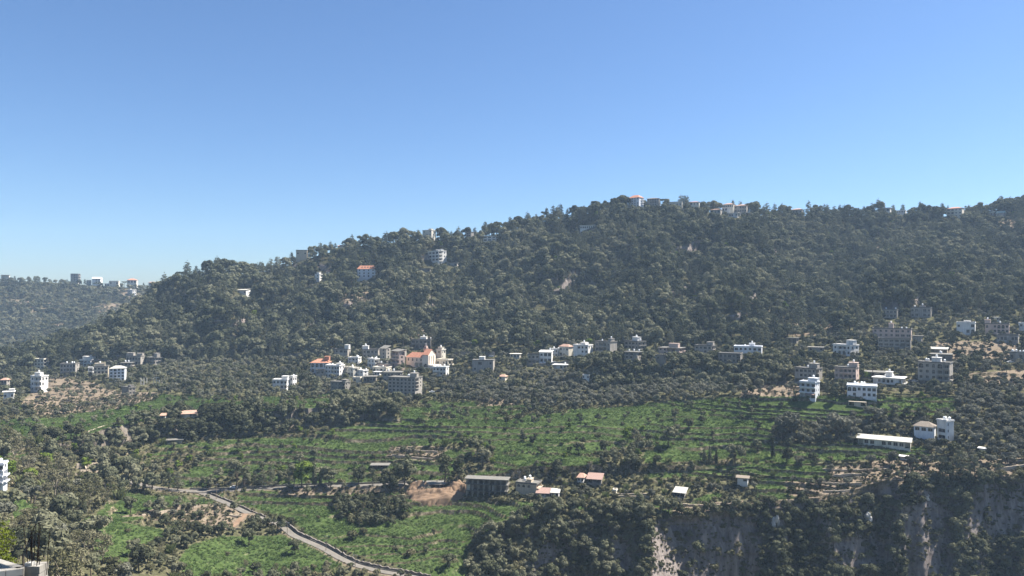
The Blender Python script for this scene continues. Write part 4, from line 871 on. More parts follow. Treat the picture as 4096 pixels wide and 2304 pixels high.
# ------------------------------------------------------------------ heap of earth by the skeleton
def mound(name, label, cx, cy, wx, wy, h, mat, seed, lump=.3):
    c = S(cx, cy); n = 36; V = []; f = []
    xs = np.linspace(-1, 1, n); gx, gy = np.meshgrid(xs, xs)
    prof = np.clip(1 - (np.abs(gx)**2.2 + np.abs(gy)**2.2), 0, 1)**.75
    z = prof * h * (1 + .45*fbm(gx*2.2+seed, gy*2.2, seed, 3)) + (prof > 0) * lump * fbm(gx*9, gy*9, seed+3, 3) - .7
    X = c.x + gx*wx; Y = c.y + gy*wy; Z = z.copy()
    ii = np.arange(n*n).reshape(n, n)
    for a in range(n):
        for b in range(n):
            dx = (X[a,b], Y[a,b]); Z[a,b] += ground_z(dx[0], dx[1], c)
    fa = np.stack([ii[:-1,:-1], ii[:-1,1:], ii[1:,1:], ii[1:,:-1]], -1).reshape(-1,4)
    o = link(bpy.data.objects.new(name, mesh_np(name, np.stack([X,Y,Z],-1).reshape(-1,3), fa, M[mat]))); tag(o, label, 'earth heap')
_gx = TX[KA:KJ]; _gy = TY[KA:KJ]; _gz = TZ[KA:KJ]
def ground_z(x, y, near=None):
    "height of the ground under world x, y (nearest grid points along the column fan)"
    u = x / y * F + 512 if y > 1 else 512
    c = int(np.clip((u - XS[0]) / (XS[1]-XS[0]) + .5, 0, NX-1)); cy = _gy[:, c]
    k = int(np.argmin(np.abs(cy - y))); return float(_gz[k, c])
mound('earth_heap', 'big brown heap of excavated earth below the concrete skeleton, largest of three', 1748, 1984, 15, 6.5, 5.0, 'dirt', 2)
mound('earth_heap', 'brown earth heap directly left of the concrete skeleton', 1836, 1950, 6.5, 4, 4.2, 'dirt', 5)
mound('earth_heap', 'brown earth bank at the left end by the grey canopy', 1676, 1962, 7.5, 5, 4.2, 'dirt', 8)
def cane_heap():
    c = S(1800, 2236); b = MB(); r = random.Random(12)
    for k in range(220):
        a = r.uniform(-.7, .7) + (3.14 if r.random() < .5 else 0); x, y = r.gauss(0, 2.2), r.gauss(0, 1.3); z = max(0, 1.9 - .22*(x*x*.5 + y*y)) * r.uniform(.3, 1); L = r.uniform(1.0, 2.2)
        d = Vector((math.cos(a), math.sin(a)*.6, r.uniform(-.35,.25))) * L
        b.tube(Vector((x,y,z)) - d*.5, Vector((x,y,z)) + d*.5, .05, .03, 4, caps=False)
    tag(b.build('cane_heap', [M['cane']], None, c), 'pale heap of dry canes at the bottom edge of the big green field', 'cane heap')
cane_heap()
# ------------------------------------------------------------------ block wall with reinforcing bars, close by
def blockwall():
    d0 = 21.0; q = unproj(24.3, 566.0, d0); p = Vector([float(v) for v in q])
    root = empty('block_wall', p, 0); tag(root, 'unfinished grey concrete block wall with a rough corner pillar, bottom left corner', 'wall')
    near = Vector((-1, -.42, 0)).normalized(); far = Vector((-1, .55, 0)).normalized(); th = .2
    def blockmesh():
        b = MB(); g = .011; b.box(g, .4-g, 0, th, g, .2-g); return b.mesh('block', [M['block']])
    bm = blockmesh()
    def run(u, rows, n, tops):
        ang = math.atan2(u.y, u.x)
        for r_ in range(rows):
            for k in range(n):
                off = .4*k + (.2 if r_ % 2 else 0)
                o = put('block', bm, root, tuple(u*off + Vector((0,0,-.2*(r_+1)))), ang, (1, 1, 1))
    # mortar cores first, then the blocks a little proud
    for u, sgn in ((near, 1), (far, 1)):
        ang = math.atan2(u.y, u.x); b = MB(); b.box(-.02, 3.4, .008, th-.008, -1.25, -.003); b.build('mortar_core', [M['mortar']], root, (0,0,0), ang)
    run(near, 6, 8, 0); run(far, 6, 8, 0)
    # rough pillar
    b = MB(); r = random.Random(5)
    for k in range(7):
        for j in range(2):
            dx = r.uniform(-.012,.012); b.box(.03+j*.21+dx, .235+j*.21+dx, -.05+r.uniform(-.012,.012), .36, -.2*(k+1)+.006, -.2*k-.004)
    b.box(.04, .44, -.035, .35, -1.4, -.012)
    b.build('pillar', [M['mortar']], root)
    b = MB(); b.box(.02, .20, -.02, .16, .0, .085); b.build('loose_block', [M['block']], root)
    F1 = d0 / F
    bars = [(92,2103,112,2250),(113,2150,116,2254),(117,2108,114,2254),(136,2105,113,2168),(113,2168,107,2262),(138,2111,128,2256),(155,2094,147,2255),(140,2141,146,2262),(176,2144,168,2262),(127,2145,125,2262),(114,2172,120,2256),(100,2128,104,2240)]
    cx, cy = 97.2, 2264
    for k, (xa, ya, xb, yb) in enumerate(bars):
        b = MB(); dy = (k % 3)*.12
        top = Vector(((xa-cx)/4*F1, dy, -(ya-cy)/4*F1)); bot = Vector(((xb-cx)/4*F1, dy, -(yb-cy)/4*F1))
        if k not in (3,): bot = bot + (bot - top).normalized()*.35
        mid = top.lerp(bot, .5) + Vector((r.uniform(-.01,.01), 0, 0))
        b.tube(bot, mid, .011, .011, 5); b.tube(mid, top, .011, .011, 5); b.build('rebar', [M['rust']], root)
blockwall()
# ------------------------------------------------------------------ poles and cars
def pole_proto():
    b = MB(); b.tube((0,0,-1),(0,0,1),.12,.08,7); return b.mesh('shaft', [M['wood']])
def pole(x, yt, yb, label, lamp=False):
    p = S(x, yb); h = max(4.5, (yb-yt)*p.y/F/4); root = empty('utility_pole', p, 0); tag(root, label, 'pole', 'utility poles')
    b = MB(); b.tube((0,0,-1),(0,0,h),.14,.09,7); b.build('shaft', [M['wood']], root)
    b = MB(); b.box(-.9,.9,-.06,.06,h-.6,h-.48); ca = b.build('cross_arm', [M['steel']], root)
    for xx in (-.8, 0, .8):
        b = MB(); b.tube((xx,0,h-.479),(xx,0,h-.3),.06,.04,6); b.build('insulator', [M['tank']], ca)
for x, yt, yb, lb in [(1013,2015,2056,'wooden pole where the lane rises past the striped vineyard'),(1149,2086,2140,'wooden pole at the bend of the lane beside the thicket'),(1304,2132,2196,'wooden pole on the straight of the lane'),
    (1421,2212,2262,'wooden pole near the bottom end of the lane'),(2358,1848,1904,'tall pole behind the pink-roofed cottages'),(2076,1882,1925,'pole behind the beige farmhouse'),(1883,1366,1408,'tall pole on the embankment right of the church'),
    (865,1925,1990,'pole at the fork of lane and road'),(3093,1755,1800,'thin dark pole left of the long white shed'),(1396,1890,1940,'pole among the roadside pines'),(980,1905,1948,'pole beside the parked vehicles on the tree-lined road'),(2182,1384,1420,'thin pole behind the middle village row')]:
    pole(x, yt, yb, lb)
def car_meshes(mt):
    b = MB(); L, Wd = 2.1, .85
    prof = [(-L,.35),(-L,.85),(-1.25,.95),(-.75,1.42),(.55,1.45),(1.15,.98),(L,.85),(L,.35)]
    b.poly([(x,-Wd,z) for x,z in prof]); b.poly([(x,Wd,z) for x,z in reversed(prof)])
    for (xa,za),(xb,zb) in zip(prof, prof[1:]+prof[:1]): b.poly([(xa,-Wd,za),(xa,Wd,za),(xb,Wd,zb),(xb,-Wd,zb)])
    body = b.mesh('body', [M[mt]])
    b = MB()
    for sy in (-1, 1):
        y = sy*(Wd+.006); q = [(-1.05,y,1.0),(-.68,y,1.36),(.5,y,1.38),(.95,y,1.02)]; b.poly(q if sy < 0 else q[::-1])
    b.poly([(.62,-.75,1.42),(.62,.75,1.42),(1.1,.75,1.04),(1.1,-.75,1.04)]); b.poly([(-.8,.75,1.4),(-.8,-.75,1.4),(-1.22,-.75,1.0),(-1.22,.75,1.0)])
    glass = b.mesh('windows', [M['glass']])
    b = MB(); b.tube((0,-.11,0),(0,.11,0),.33,.33,12); wheel = b.mesh('wheel', [M['tyre']])
    return body, glass, wheel
def car(x, y, rz, mt, label):
    p = S(x, y); root = empty('parked_car', (p.x, p.y, p.z + .05), rz); tag(root, label, 'car', 'parked cars')
    body, glass, wheel = shared(('car', mt), lambda: car_meshes(mt))
    put('body', body, root, (0,0,0)); put('windows', glass, root, (0,0,.004))
    for sx in (-1.3, 1.3):
        for sy in (-.78, .78): put('wheel', wheel, root, (sx, sy, .33))
    RECTS.append((x/4-3, x/4+3, y/4-2, y/4, p.y, False))
for a in [(1668,1934,.05,'car_white','white car parked on the road above the heap of earth, left one'),(1690,1933,0,'car_white','white car parked on the road above the heap of earth, right one'),(1286,1946,0,'car_dark','dark car on the tree-lined road among the pines'),
   (1728,1568,.4,'car_white','white car on the bare yard right of the big grey apartment block'),(1748,1566,.2,'car_dark','dark car on the bare yard right of the big grey apartment block'),(3660,1522,0,'car_white','white car parked left of the large grey-banded block'),
   (3643,1520,.2,'car_dark','dark car parked left of the large grey-banded block'),(2170,1456,.1,'car_white','white car below the middle village row, left one'),(2216,1450,.1,'car_white','white car below the middle village row, right one'),
   (935,1942,0,'car_white','white van-like car under the trees on the road at left'),(4040,1448,.1,'car_white','white car in front of the low grey house at the right edge'),(3885,1334,.1,'car_red','dark red car in the yard of the far right hillside'),(1965,1426,0,'car_white','pale car on the upper road right of the church')]:
    car(*a)

def outcrop(x, y, w, h, seed, label):
    c = S(x, y); r = random.Random(seed); root = empty('rock_outcrop', c, 0); tag(root, label, 'rock')
    for k in range(5):
        bm = bmesh.new(); bmesh.ops.create_icosphere(bm, subdivisions=2, radius=1)
        for v in bm.verts:
            n = 1 + .35*float(vnoise(v.co.x*2.1+k*5, v.co.y*2.1+v.co.z*1.7, seed)); v.co = Vector((v.co.x*w*.28*n, v.co.y*w*.25*n, v.co.z*h*.38*n))
        me = bpy.data.meshes.new('boulder'); bm.to_mesh(me); bm.free(); me.materials.append(M['pale_rock'])
        o = bpy.data.objects.new('boulder', me); o.location = (r.uniform(-w*.4, w*.4), r.uniform(-1,.5), (k/4-.35)*h*.8); o.rotation_euler = (r.uniform(-.3,.3), r.uniform(-.3,.3), r.uniform(0,3)); link(o, root)
    RECTS.append((x/4-w*.4*F/c.y, x/4+w*.4*F/c.y, (y-h*2*F/c.y)/4, y/4, c.y, False))
outcrop(3102, 2100, 3.5, 5.5, 3, 'bright white rock outcrop jutting from the gorge scrub, left one')
outcrop(3462, 2072, 4.5, 3.5, 5, 'bright white rock outcrop jutting from the gorge scrub, right one')
outcrop(3710, 1990, 3.0, 2.0, 9, 'small pale rock ledge high on the right gorge cliff')
# ------------------------------------------------------------------ vegetation templates
def leaf_cloud(lobes, n, size, r, tilt=.38, flat=1.0):
    "n leaf-spray faces spread over lobes [(center, radius vec)]"
    w = np.array([l[1][0]*l[1][1] for l in lobes]); w = w / w.sum(); pick = r.choice(len(lobes), n, p=w)
    C = np.array([l[0] for l in lobes])[pick]; Rd = np.array([l[1] for l in lobes])[pick]
    v = r.normal(size=(n,3)); v /= np.linalg.norm(v, axis=1)[:,None]; v[:,2] = np.where(v[:,2] < -.45, -v[:,2]*.6, v[:,2])
    rad = r.uniform(.72, 1.03, n)[:,None]
    pos = C + v * Rd * rad
    nn = v + r.normal(size=(n,3)) * tilt; nn /= np.linalg.norm(nn, axis=1)[:,None]
    a = np.cross(nn, r.normal(size=(n,3))); a /= np.linalg.norm(a, axis=1)[:,None] + 1e-9; b = np.cross(nn, a) * flat
    s1 = (size * r.uniform(.6, 1.3, n))[:,None]; s2 = s1 * r.uniform(.55, 1.0, n)[:,None]
    k = np.stack([pos - a*s1, pos - b*s2*.8 + a*s1*.2, pos + a*s1, pos + b*s2], 1)
    return k.reshape(-1, 3)
def crown_mesh(name, V, mat):
    f = np.arange(len(V)).reshape(-1, 4); return mesh_np(name, V, f, M[mat])
def trunk_mesh(h, r0, r, limbs=5, spread=1.5, mat='bark', forks=.5, multi=1):
    b = MB()
    for k in range(multi):
        ox, oy = (r.uniform(-.4,.4), r.uniform(-.4,.4)) if multi > 1 else (0, 0)
        top = Vector((ox*2 + r.uniform(-.4,.4), oy*2 + r.uniform(-.4,.4), h*forks)); b.tube((ox,oy,-.8), top, r0, r0*.65, 6, caps=False)
        for i in range(limbs):
            a = 2*math.pi*(i + r.uniform(0,.6))/limbs; e = Vector((math.cos(a)*spread*r.uniform(.6,1), math.sin(a)*spread*r.uniform(.6,1), h*r.uniform(.72,.98)))
            mid = top.lerp(e, .5) + Vector((0,0,-.15)); b.tube(top, mid, r0*.5, r0*.32, 5, caps=False); b.tube(mid, e, r0*.32, r0*.1, 4, caps=False)
    return b.mesh('trunk', [M[mat]])
def lobes_round(r, n, R0, z0, zr, rl):
    out = []
    for k in range(n):
        a = r.uniform(0, 6.28); q = r.uniform(.2, 1)**.6; z = z0 + r.uniform(-1, 1) * zr
        rr = rl * r.uniform(.65, 1.2); sh = math.sqrt(max(.12, 1 - ((z - z0)/(zr*1.35))**2))
        out.append(((math.cos(a)*R0*q*sh, math.sin(a)*R0*q*sh, z), (rr, rr, rr*.78)))
    return out
PROTO = {}
def proto(key, crown, trunk): PROTO[key] = (trunk, crown)
def make_protos():
    for k in range(4):
        r = np.random.default_rng(100+k); L = lobes_round(r, 11, 2.5, 4.2, 1.7, 1.35)
        proto('broad%d'%k, crown_mesh('crown', leaf_cloud(L, 1150, .40, r), 'leaf_broad'), trunk_mesh(5.2, .24, r, 6, 1.7))
    for k in range(2):
        r = np.random.default_rng(120+k); L = lobes_round(r, 12, 1.6, 6.4, 2.8, 1.15)
        proto('tall%d'%k, crown_mesh('crown', leaf_cloud(L, 1000, .36, r), 'leaf_broad'), trunk_mesh(8.2, .26, r, 6, 1.3, forks=.35))
    for k in range(4):      # pine: tiered irregular whorls
        r = np.random.default_rng(140+k); L = []
        for i in range(10):
            z = 2.2 + i*.72; rad = (1 - (i/11.0)**1.2) * 2.3 + .25
            for j in range(4):
                a = r.uniform(0, 6.28); q = rad * r.uniform(.45, 1); L.append(((math.cos(a)*q, math.sin(a)*q, z + r.uniform(-.4,.3)), (.75*rad**.4, .75*rad**.4, .38)))
        L.append(((0,0,9.4),(.35,.35,.6)))
        proto('pine%d'%k, crown_mesh('crown', leaf_cloud(L, 1100, .32, r, .8, .55), 'leaf_pine'), trunk_mesh(8.6, .2, r, 6, 1.0, forks=.6))
    for k in range(2):      # umbrella pine
        r = np.random.default_rng(160+k); L = [((r.uniform(-2.6,2.6), r.uniform(-2.6,2.6), 7.2 + r.uniform(-.35,.5)), (1.3,1.3,.7)) for _ in range(16)]
        proto('umbrella%d'%k, crown_mesh('crown', leaf_cloud(L, 1100, .34, r), 'leaf_pine'), trunk_mesh(7.2, .22, r, 8, 2.4, forks=.72))
    r = np.random.default_rng(170); L = [((0,0,1.2+i*.75), (.85*(1-(i/13)**2)+.18,)*2 + (.7,)) for i in range(12)]
    proto('cypress0', crown_mesh('crown', leaf_cloud(L, 900, .26, r, .7), 'leaf_pine'), trunk_mesh(4, .15, r, 0))
    for k in range(3):
        r = np.random.default_rng(180+k); L = lobes_round(r, 10, 1.8, 3.0, 1.1, 1.0)
        proto('olive%d'%k, crown_mesh('crown', leaf_cloud(L, 950, .29, r, .5), 'leaf_olive'), trunk_mesh(3.4, .26, r, 5, 1.3, forks=.35, multi=2))
    for k in range(3):      # half bare, brownish valley trees
        r = np.random.default_rng(200+k); L = lobes_round(r, 17, 2.3, 4.6, 2.4, 1.05)
        proto('brown%d'%k, crown_mesh('crown', leaf_cloud(L, 950, .27, r, 1.1, .7), 'leaf_brown'), trunk_mesh(6.8, .2, r, 9, 2.2, 'palebark', forks=.3))
    for k in range(3):
        r = np.random.default_rng(220+k); L = lobes_round(r, 9, 1.2, 1.05, .55, .8)
        proto('shrub%d'%k, crown_mesh('crown', leaf_cloud(L, 480, .26, r), 'leaf_shrub'), trunk_mesh(1.3, .1, r, 4, .6, multi=2, forks=.3))
    for k in range(2):
        r = np.random.default_rng(240+k); L = lobes_round(r, 12, 1.7, 3.2, 1.3, .95)
        proto('fresh%d'%k, crown_mesh('crown', leaf_cloud(L, 850, .32, r), 'leaf_fresh'), trunk_mesh(4.0, .16, r, 5, 1.2))
    r = np.random.default_rng(250); V = []      # reed / cane clump
    for k in range(150):
        a = r.uniform(0, 6.28); q = r.uniform(0, 1.1); h = r.uniform(1.6, 3.6); x, y = math.cos(a)*q, math.sin(a)*q; lx, ly = r.normal()*.45, r.normal()*.45; w = .07
        b_ = r.uniform(0, 3.14); dx, dy = math.cos(b_)*w, math.sin(b_)*w
        V += [(x-dx,y-dy,-.2),(x+dx,y+dy,-.2),(x+lx+dx*1.6,y+ly+dy*1.6,h*.75),(x+lx*1.8,y+ly*1.8,h)]
    proto('reed0', crown_mesh('crown', np.array(V), 'leaf_reed'), trunk_mesh(1.2, .04, r, 3, .4))
    for k in range(3):      # crop tufts
        r = np.random.default_rng(260+k); V = []
        for j in range(22):
            a = r.uniform(0, 6.28); q = r.uniform(0, .55); x, y = math.cos(a)*q, math.sin(a)*q; h = r.uniform(.3,.75); s = r.uniform(.10,.2)
            nv = np.array([r.normal()*.5, r.normal()*.5, 1.0]); nv /= np.linalg.norm(nv); t1 = np.cross(nv, r.normal(size=3)); t1 /= np.linalg.norm(t1); t2 = np.cross(nv, t1); c = np.array([x,y,h])
            V += [c-t1*s, c-t2*s*.7, c+t1*s, c+t2*s*.7]
        for j in range(8):
            a = r.uniform(0, 6.28); x, y = r.normal()*.25, r.normal()*.25; h = r.uniform(.5,.95); dx, dy = math.cos(a)*.05, math.sin(a)*.05; lx, ly = r.normal()*.2, r.normal()*.2
            V += [(x-dx,y-dy,-.1),(x+dx,y+dy,-.1),(x+lx+dx,y+ly+dy,h*.7),(x+lx*1.6,y+ly*1.6,h)]
        PROTO['crop%d'%k] = (None, crown_mesh('tuft', np.array(V), 'leaf_crop'))
make_protos()
NAT_H = {'broad':6.2,'tall':9.8,'pine':9.9,'umbrella':8.0,'cypress':10.2,'olive':4.5,'brown':7.8,'shrub':2.0,'fresh':5.0,'reed':3.4,'crop':.9}
NVAR = {'broad':4,'tall':2,'pine':4,'umbrella':2,'cypress':1,'olive':3,'brown':3,'shrub':3,'fresh':2,'reed':1,'crop':3}
# hidden library objects used only as instance sources for the uncountable masses
LIB = {}
def lib(key):
    if key not in LIB:
        tr, cr = PROTO[key]
        if tr is None: me = cr
        else:
            bm = bmesh.new(); bm.from_mesh(cr); n = len(bm.faces); bm.from_mesh(tr); bm.faces.ensure_lookup_table()
            for f in bm.faces[n:]: f.material_index = 1
            me = bpy.data.meshes.new('plant_template'); bm.to_mesh(me); bm.free(); me.materials.append(cr.materials[0]); me.materials.append(tr.materials[0])
        LIB[key] = bpy.data.objects.new('plant_template', me)
    return LIB[key]
def scatter_object(name, items, label, cat):
    "items: list of (x, y, z, scale, rot, key)"
    if not items: return None
    keys = sorted({i[5] for i in items}); me = bpy.data.meshes.new(name); n = len(items)
    me.vertices.add(n); me.vertices.foreach_set('co', np.array([i[:3] for i in items], dtype=np.float32).ravel())
    for nm, ty, val in (('scl','FLOAT',[i[3] for i in items]), ('rotz','FLOAT',[i[4] for i in items]), ('kind_index','INT',[keys.index(i[5]) for i in items])):
        a = me.attributes.new(nm, ty, 'POINT'); a.data.foreach_set('value', np.array(val, dtype=np.float32 if ty == 'FLOAT' else np.int32))
    o = link(bpy.data.objects.new(name, me)); tag(o, label, cat, kind='stuff')
    ng = bpy.data.node_groups.new(name, 'GeometryNodeTree'); ng.interface.new_socket('Geometry', in_out='INPUT', socket_type='NodeSocketGeometry'); ng.interface.new_socket('Geometry', in_out='OUTPUT', socket_type='NodeSocketGeometry')
    gi = ng.nodes.new('NodeGroupInput'); go = ng.nodes.new('NodeGroupOutput'); jn = ng.nodes.new('GeometryNodeJoinGeometry')
    def named(nm, dt):
        q = ng.nodes.new('GeometryNodeInputNamedAttribute'); q.data_type = dt; q.inputs[0].default_value = nm; return q.outputs[0]
    a_s = named('scl','FLOAT'); a_r = named('rotz','FLOAT'); a_k = named('kind_index','INT')
    cx = ng.nodes.new('ShaderNodeCombineXYZ'); ng.links.new(a_r, cx.inputs[2])
    for k, key in enumerate(keys):
        oi = ng.nodes.new('GeometryNodeObjectInfo'); oi.inputs[0].default_value = lib(key); oi.inputs[1].default_value = True
        cmp = ng.nodes.new('FunctionNodeCompare'); cmp.data_type = 'INT'; cmp.operation = 'EQUAL'
        isk = [s for s in cmp.inputs if s.type == 'INT']; ng.links.new(a_k, isk[0]); isk[1].default_value = k
        ip = ng.nodes.new('GeometryNodeInstanceOnPoints'); ng.links.new(gi.outputs[0], ip.inputs['Points']); ng.links.new(cmp.outputs[0], ip.inputs['Selection'])
        ng.links.new(oi.outputs['Geometry'], ip.inputs['Instance']); ng.links.new(cx.outputs[0], ip.inputs['Rotation']); ng.links.new(a_s, ip.inputs['Scale'])
        ng.links.new(ip.outputs[0], jn.inputs[0])
    ng.links.new(jn.outputs[0], go.inputs[0]); md = o.modifiers.new('scatter', 'NODES'); md.node_group = ng
    return o
# ------------------------------------------------------------------ planting
CELLA = None
ITEMS = []     # dict per plant
OCC = {}
def occupied(x, y, r):
    g = 4.0; i, j = int(x//g), int(y//g)
    for a in range(i-2, i+3):
        for b in range(j-2, j+3):
            for (qx, qy, qr) in OCC.get((a,b), ()):
                if (qx-x)**2 + (qy-y)**2 < (r+qr)**2: return True
    return False
def occupy(x, y, r): OCC.setdefault((int(x//4), int(y//4)), []).append((x, y, r))
FOOTA = np.array(FOOT)
def blocked(x, y, z, h, rad, far=False, cover=False):
    if len(FOOTA) and np.any((FOOTA[:,0]-x)**2 + (FOOTA[:,1]-y)**2 < (FOOTA[:,2]*.82 + rad*.35)**2): return True
    px, py = toscreen((x, y, z)); ptop = toscreen((x, y, z + h))[1]; pr = rad * F / y
    for (xa, xb, ya, yb, d, fa) in RECTS:
        if y < d + 2 and px + pr*.7 > xa and px - pr*.7 < xb and ptop < yb and py > ya and fa == far: return True
    return False
def add(kind, x, y, z, h, zone, far=False, force=False, r=None):
    r = r or RNG; nat = NAT_H[kind]; sc = h / nat
    rad = {'broad':3.0,'tall':2.4,'pine':2.2,'umbrella':3.4,'cypress':1.0,'olive':2.4,'brown':2.9,'shrub':1.7,'fresh':2.3,'reed':1.4,'crop':.6}[kind] * sc
    if not force and blocked(x, y, z, h, rad, far): return False
    ITEMS.append(dict(kind=kind, x=x, y=y, z=z, s=sc, h=h, rot=float(r.uniform(0, 6.28)), key='%s%d' % (kind, r.integers(NVAR[kind])), zone=zone, size=h*rad/(y*y)))
    return True
AREA = None
def cells(maskpoly=None, seg=None, notpoly=None, cond=None):
    m = np.ones((NR-1, NX-1), bool)
    if seg: m &= (SG[:-1,:-1] >= LI[seg[0]] + (seg[2] if len(seg) > 2 else 0)) & (SG[:-1,:-1] < LI[seg[1]] + (seg[3] if len(seg) > 3 else 0))
    if maskpoly:
        mm = np.zeros_like(m)
        for p in maskpoly: mm |= inpoly(PXG[:-1,:-1], PYG[:-1,:-1], p)
        m &= mm
    if notpoly:
        for p in notpoly: m &= ~inpoly(PXG[:-1,:-1], PYG[:-1,:-1], p)
    if cond is not None: m &= cond[:-1,:-1]
    return m
CA = np.abs((TX[:-1,1:]-TX[:-1,:-1])) * np.sqrt((TY[1:,:-1]-TY[:-1,:-1])**2 + .5*(TZ[1:,:-1]-TZ[:-1,:-1])**2)
def strew(m, n, kinds, zone, hr, space, jitter=1.0, dens=None, clear_rock=True):
    "n tries over the masked cells; kinds: [(kind, weight, hmin, hmax)]"
    w = (CA * m); 
    if dens is not None: w = w * dens[:-1,:-1]
    w = w.ravel(); tot = w.sum()
    if tot <= 0: return 0
    cdf = np.cumsum(w) / tot; ids = np.searchsorted(cdf, RNG.random(n)); fx = RNG.random(n); fy = RNG.random(n)
    kw = np.array([k[1] for k in kinds], float); kw /= kw.sum(); kk = RNG.choice(len(kinds), n, p=kw); hv = RNG.random(n); made = 0
    for q in range(n):
        i, j = divmod(int(ids[q]), NX-1); a, b = fx[q], fy[q]
        x = (TX[i,j]*(1-a)+TX[i,j+1]*a)*(1-b) + (TX[i+1,j]*(1-a)+TX[i+1,j+1]*a)*b
        y = (TY[i,j]*(1-a)+TY[i,j+1]*a)*(1-b) + (TY[i+1,j]*(1-a)+TY[i+1,j+1]*a)*b
        z = (TZ[i,j]*(1-a)+TZ[i,j+1]*a)*(1-b) + (TZ[i+1,j]*(1-a)+TZ[i+1,j+1]*a)*b
        if ROADDIST[i,j] < 1.0: continue
        k = kinds[kk[q]]; h = (k[2] + (k[3]-k[2]) * hv[q]**1.35) * HS.get(zone, 1.2)
        r = space * (.75 + .5*hv[q]) * .5
        if occupied(x, y + z, r): continue
        if zone == 'gorge' and clear_rock:
            sx, sy = toscreen((x, y, z + h*.5))
            if any(bool(inpoly(sx, sy, pp)) for pp in ROCK): continue
        if add(k[0], float(x), float(y), float(z), float(h), zone): occupy(x, y + z, r); made += 1
    return made
HS = {'wood':2.0,'gorge':1.4,'left valley':1.8,'village trees':1.32,'olive groves':1.3,'scarp':1.35,'village bank':1.35,'upper terraces':1.25,'middle terraces':1.25,'thicket':1.2,'green fields':1.15}
T = lambda *a: poly(*a)
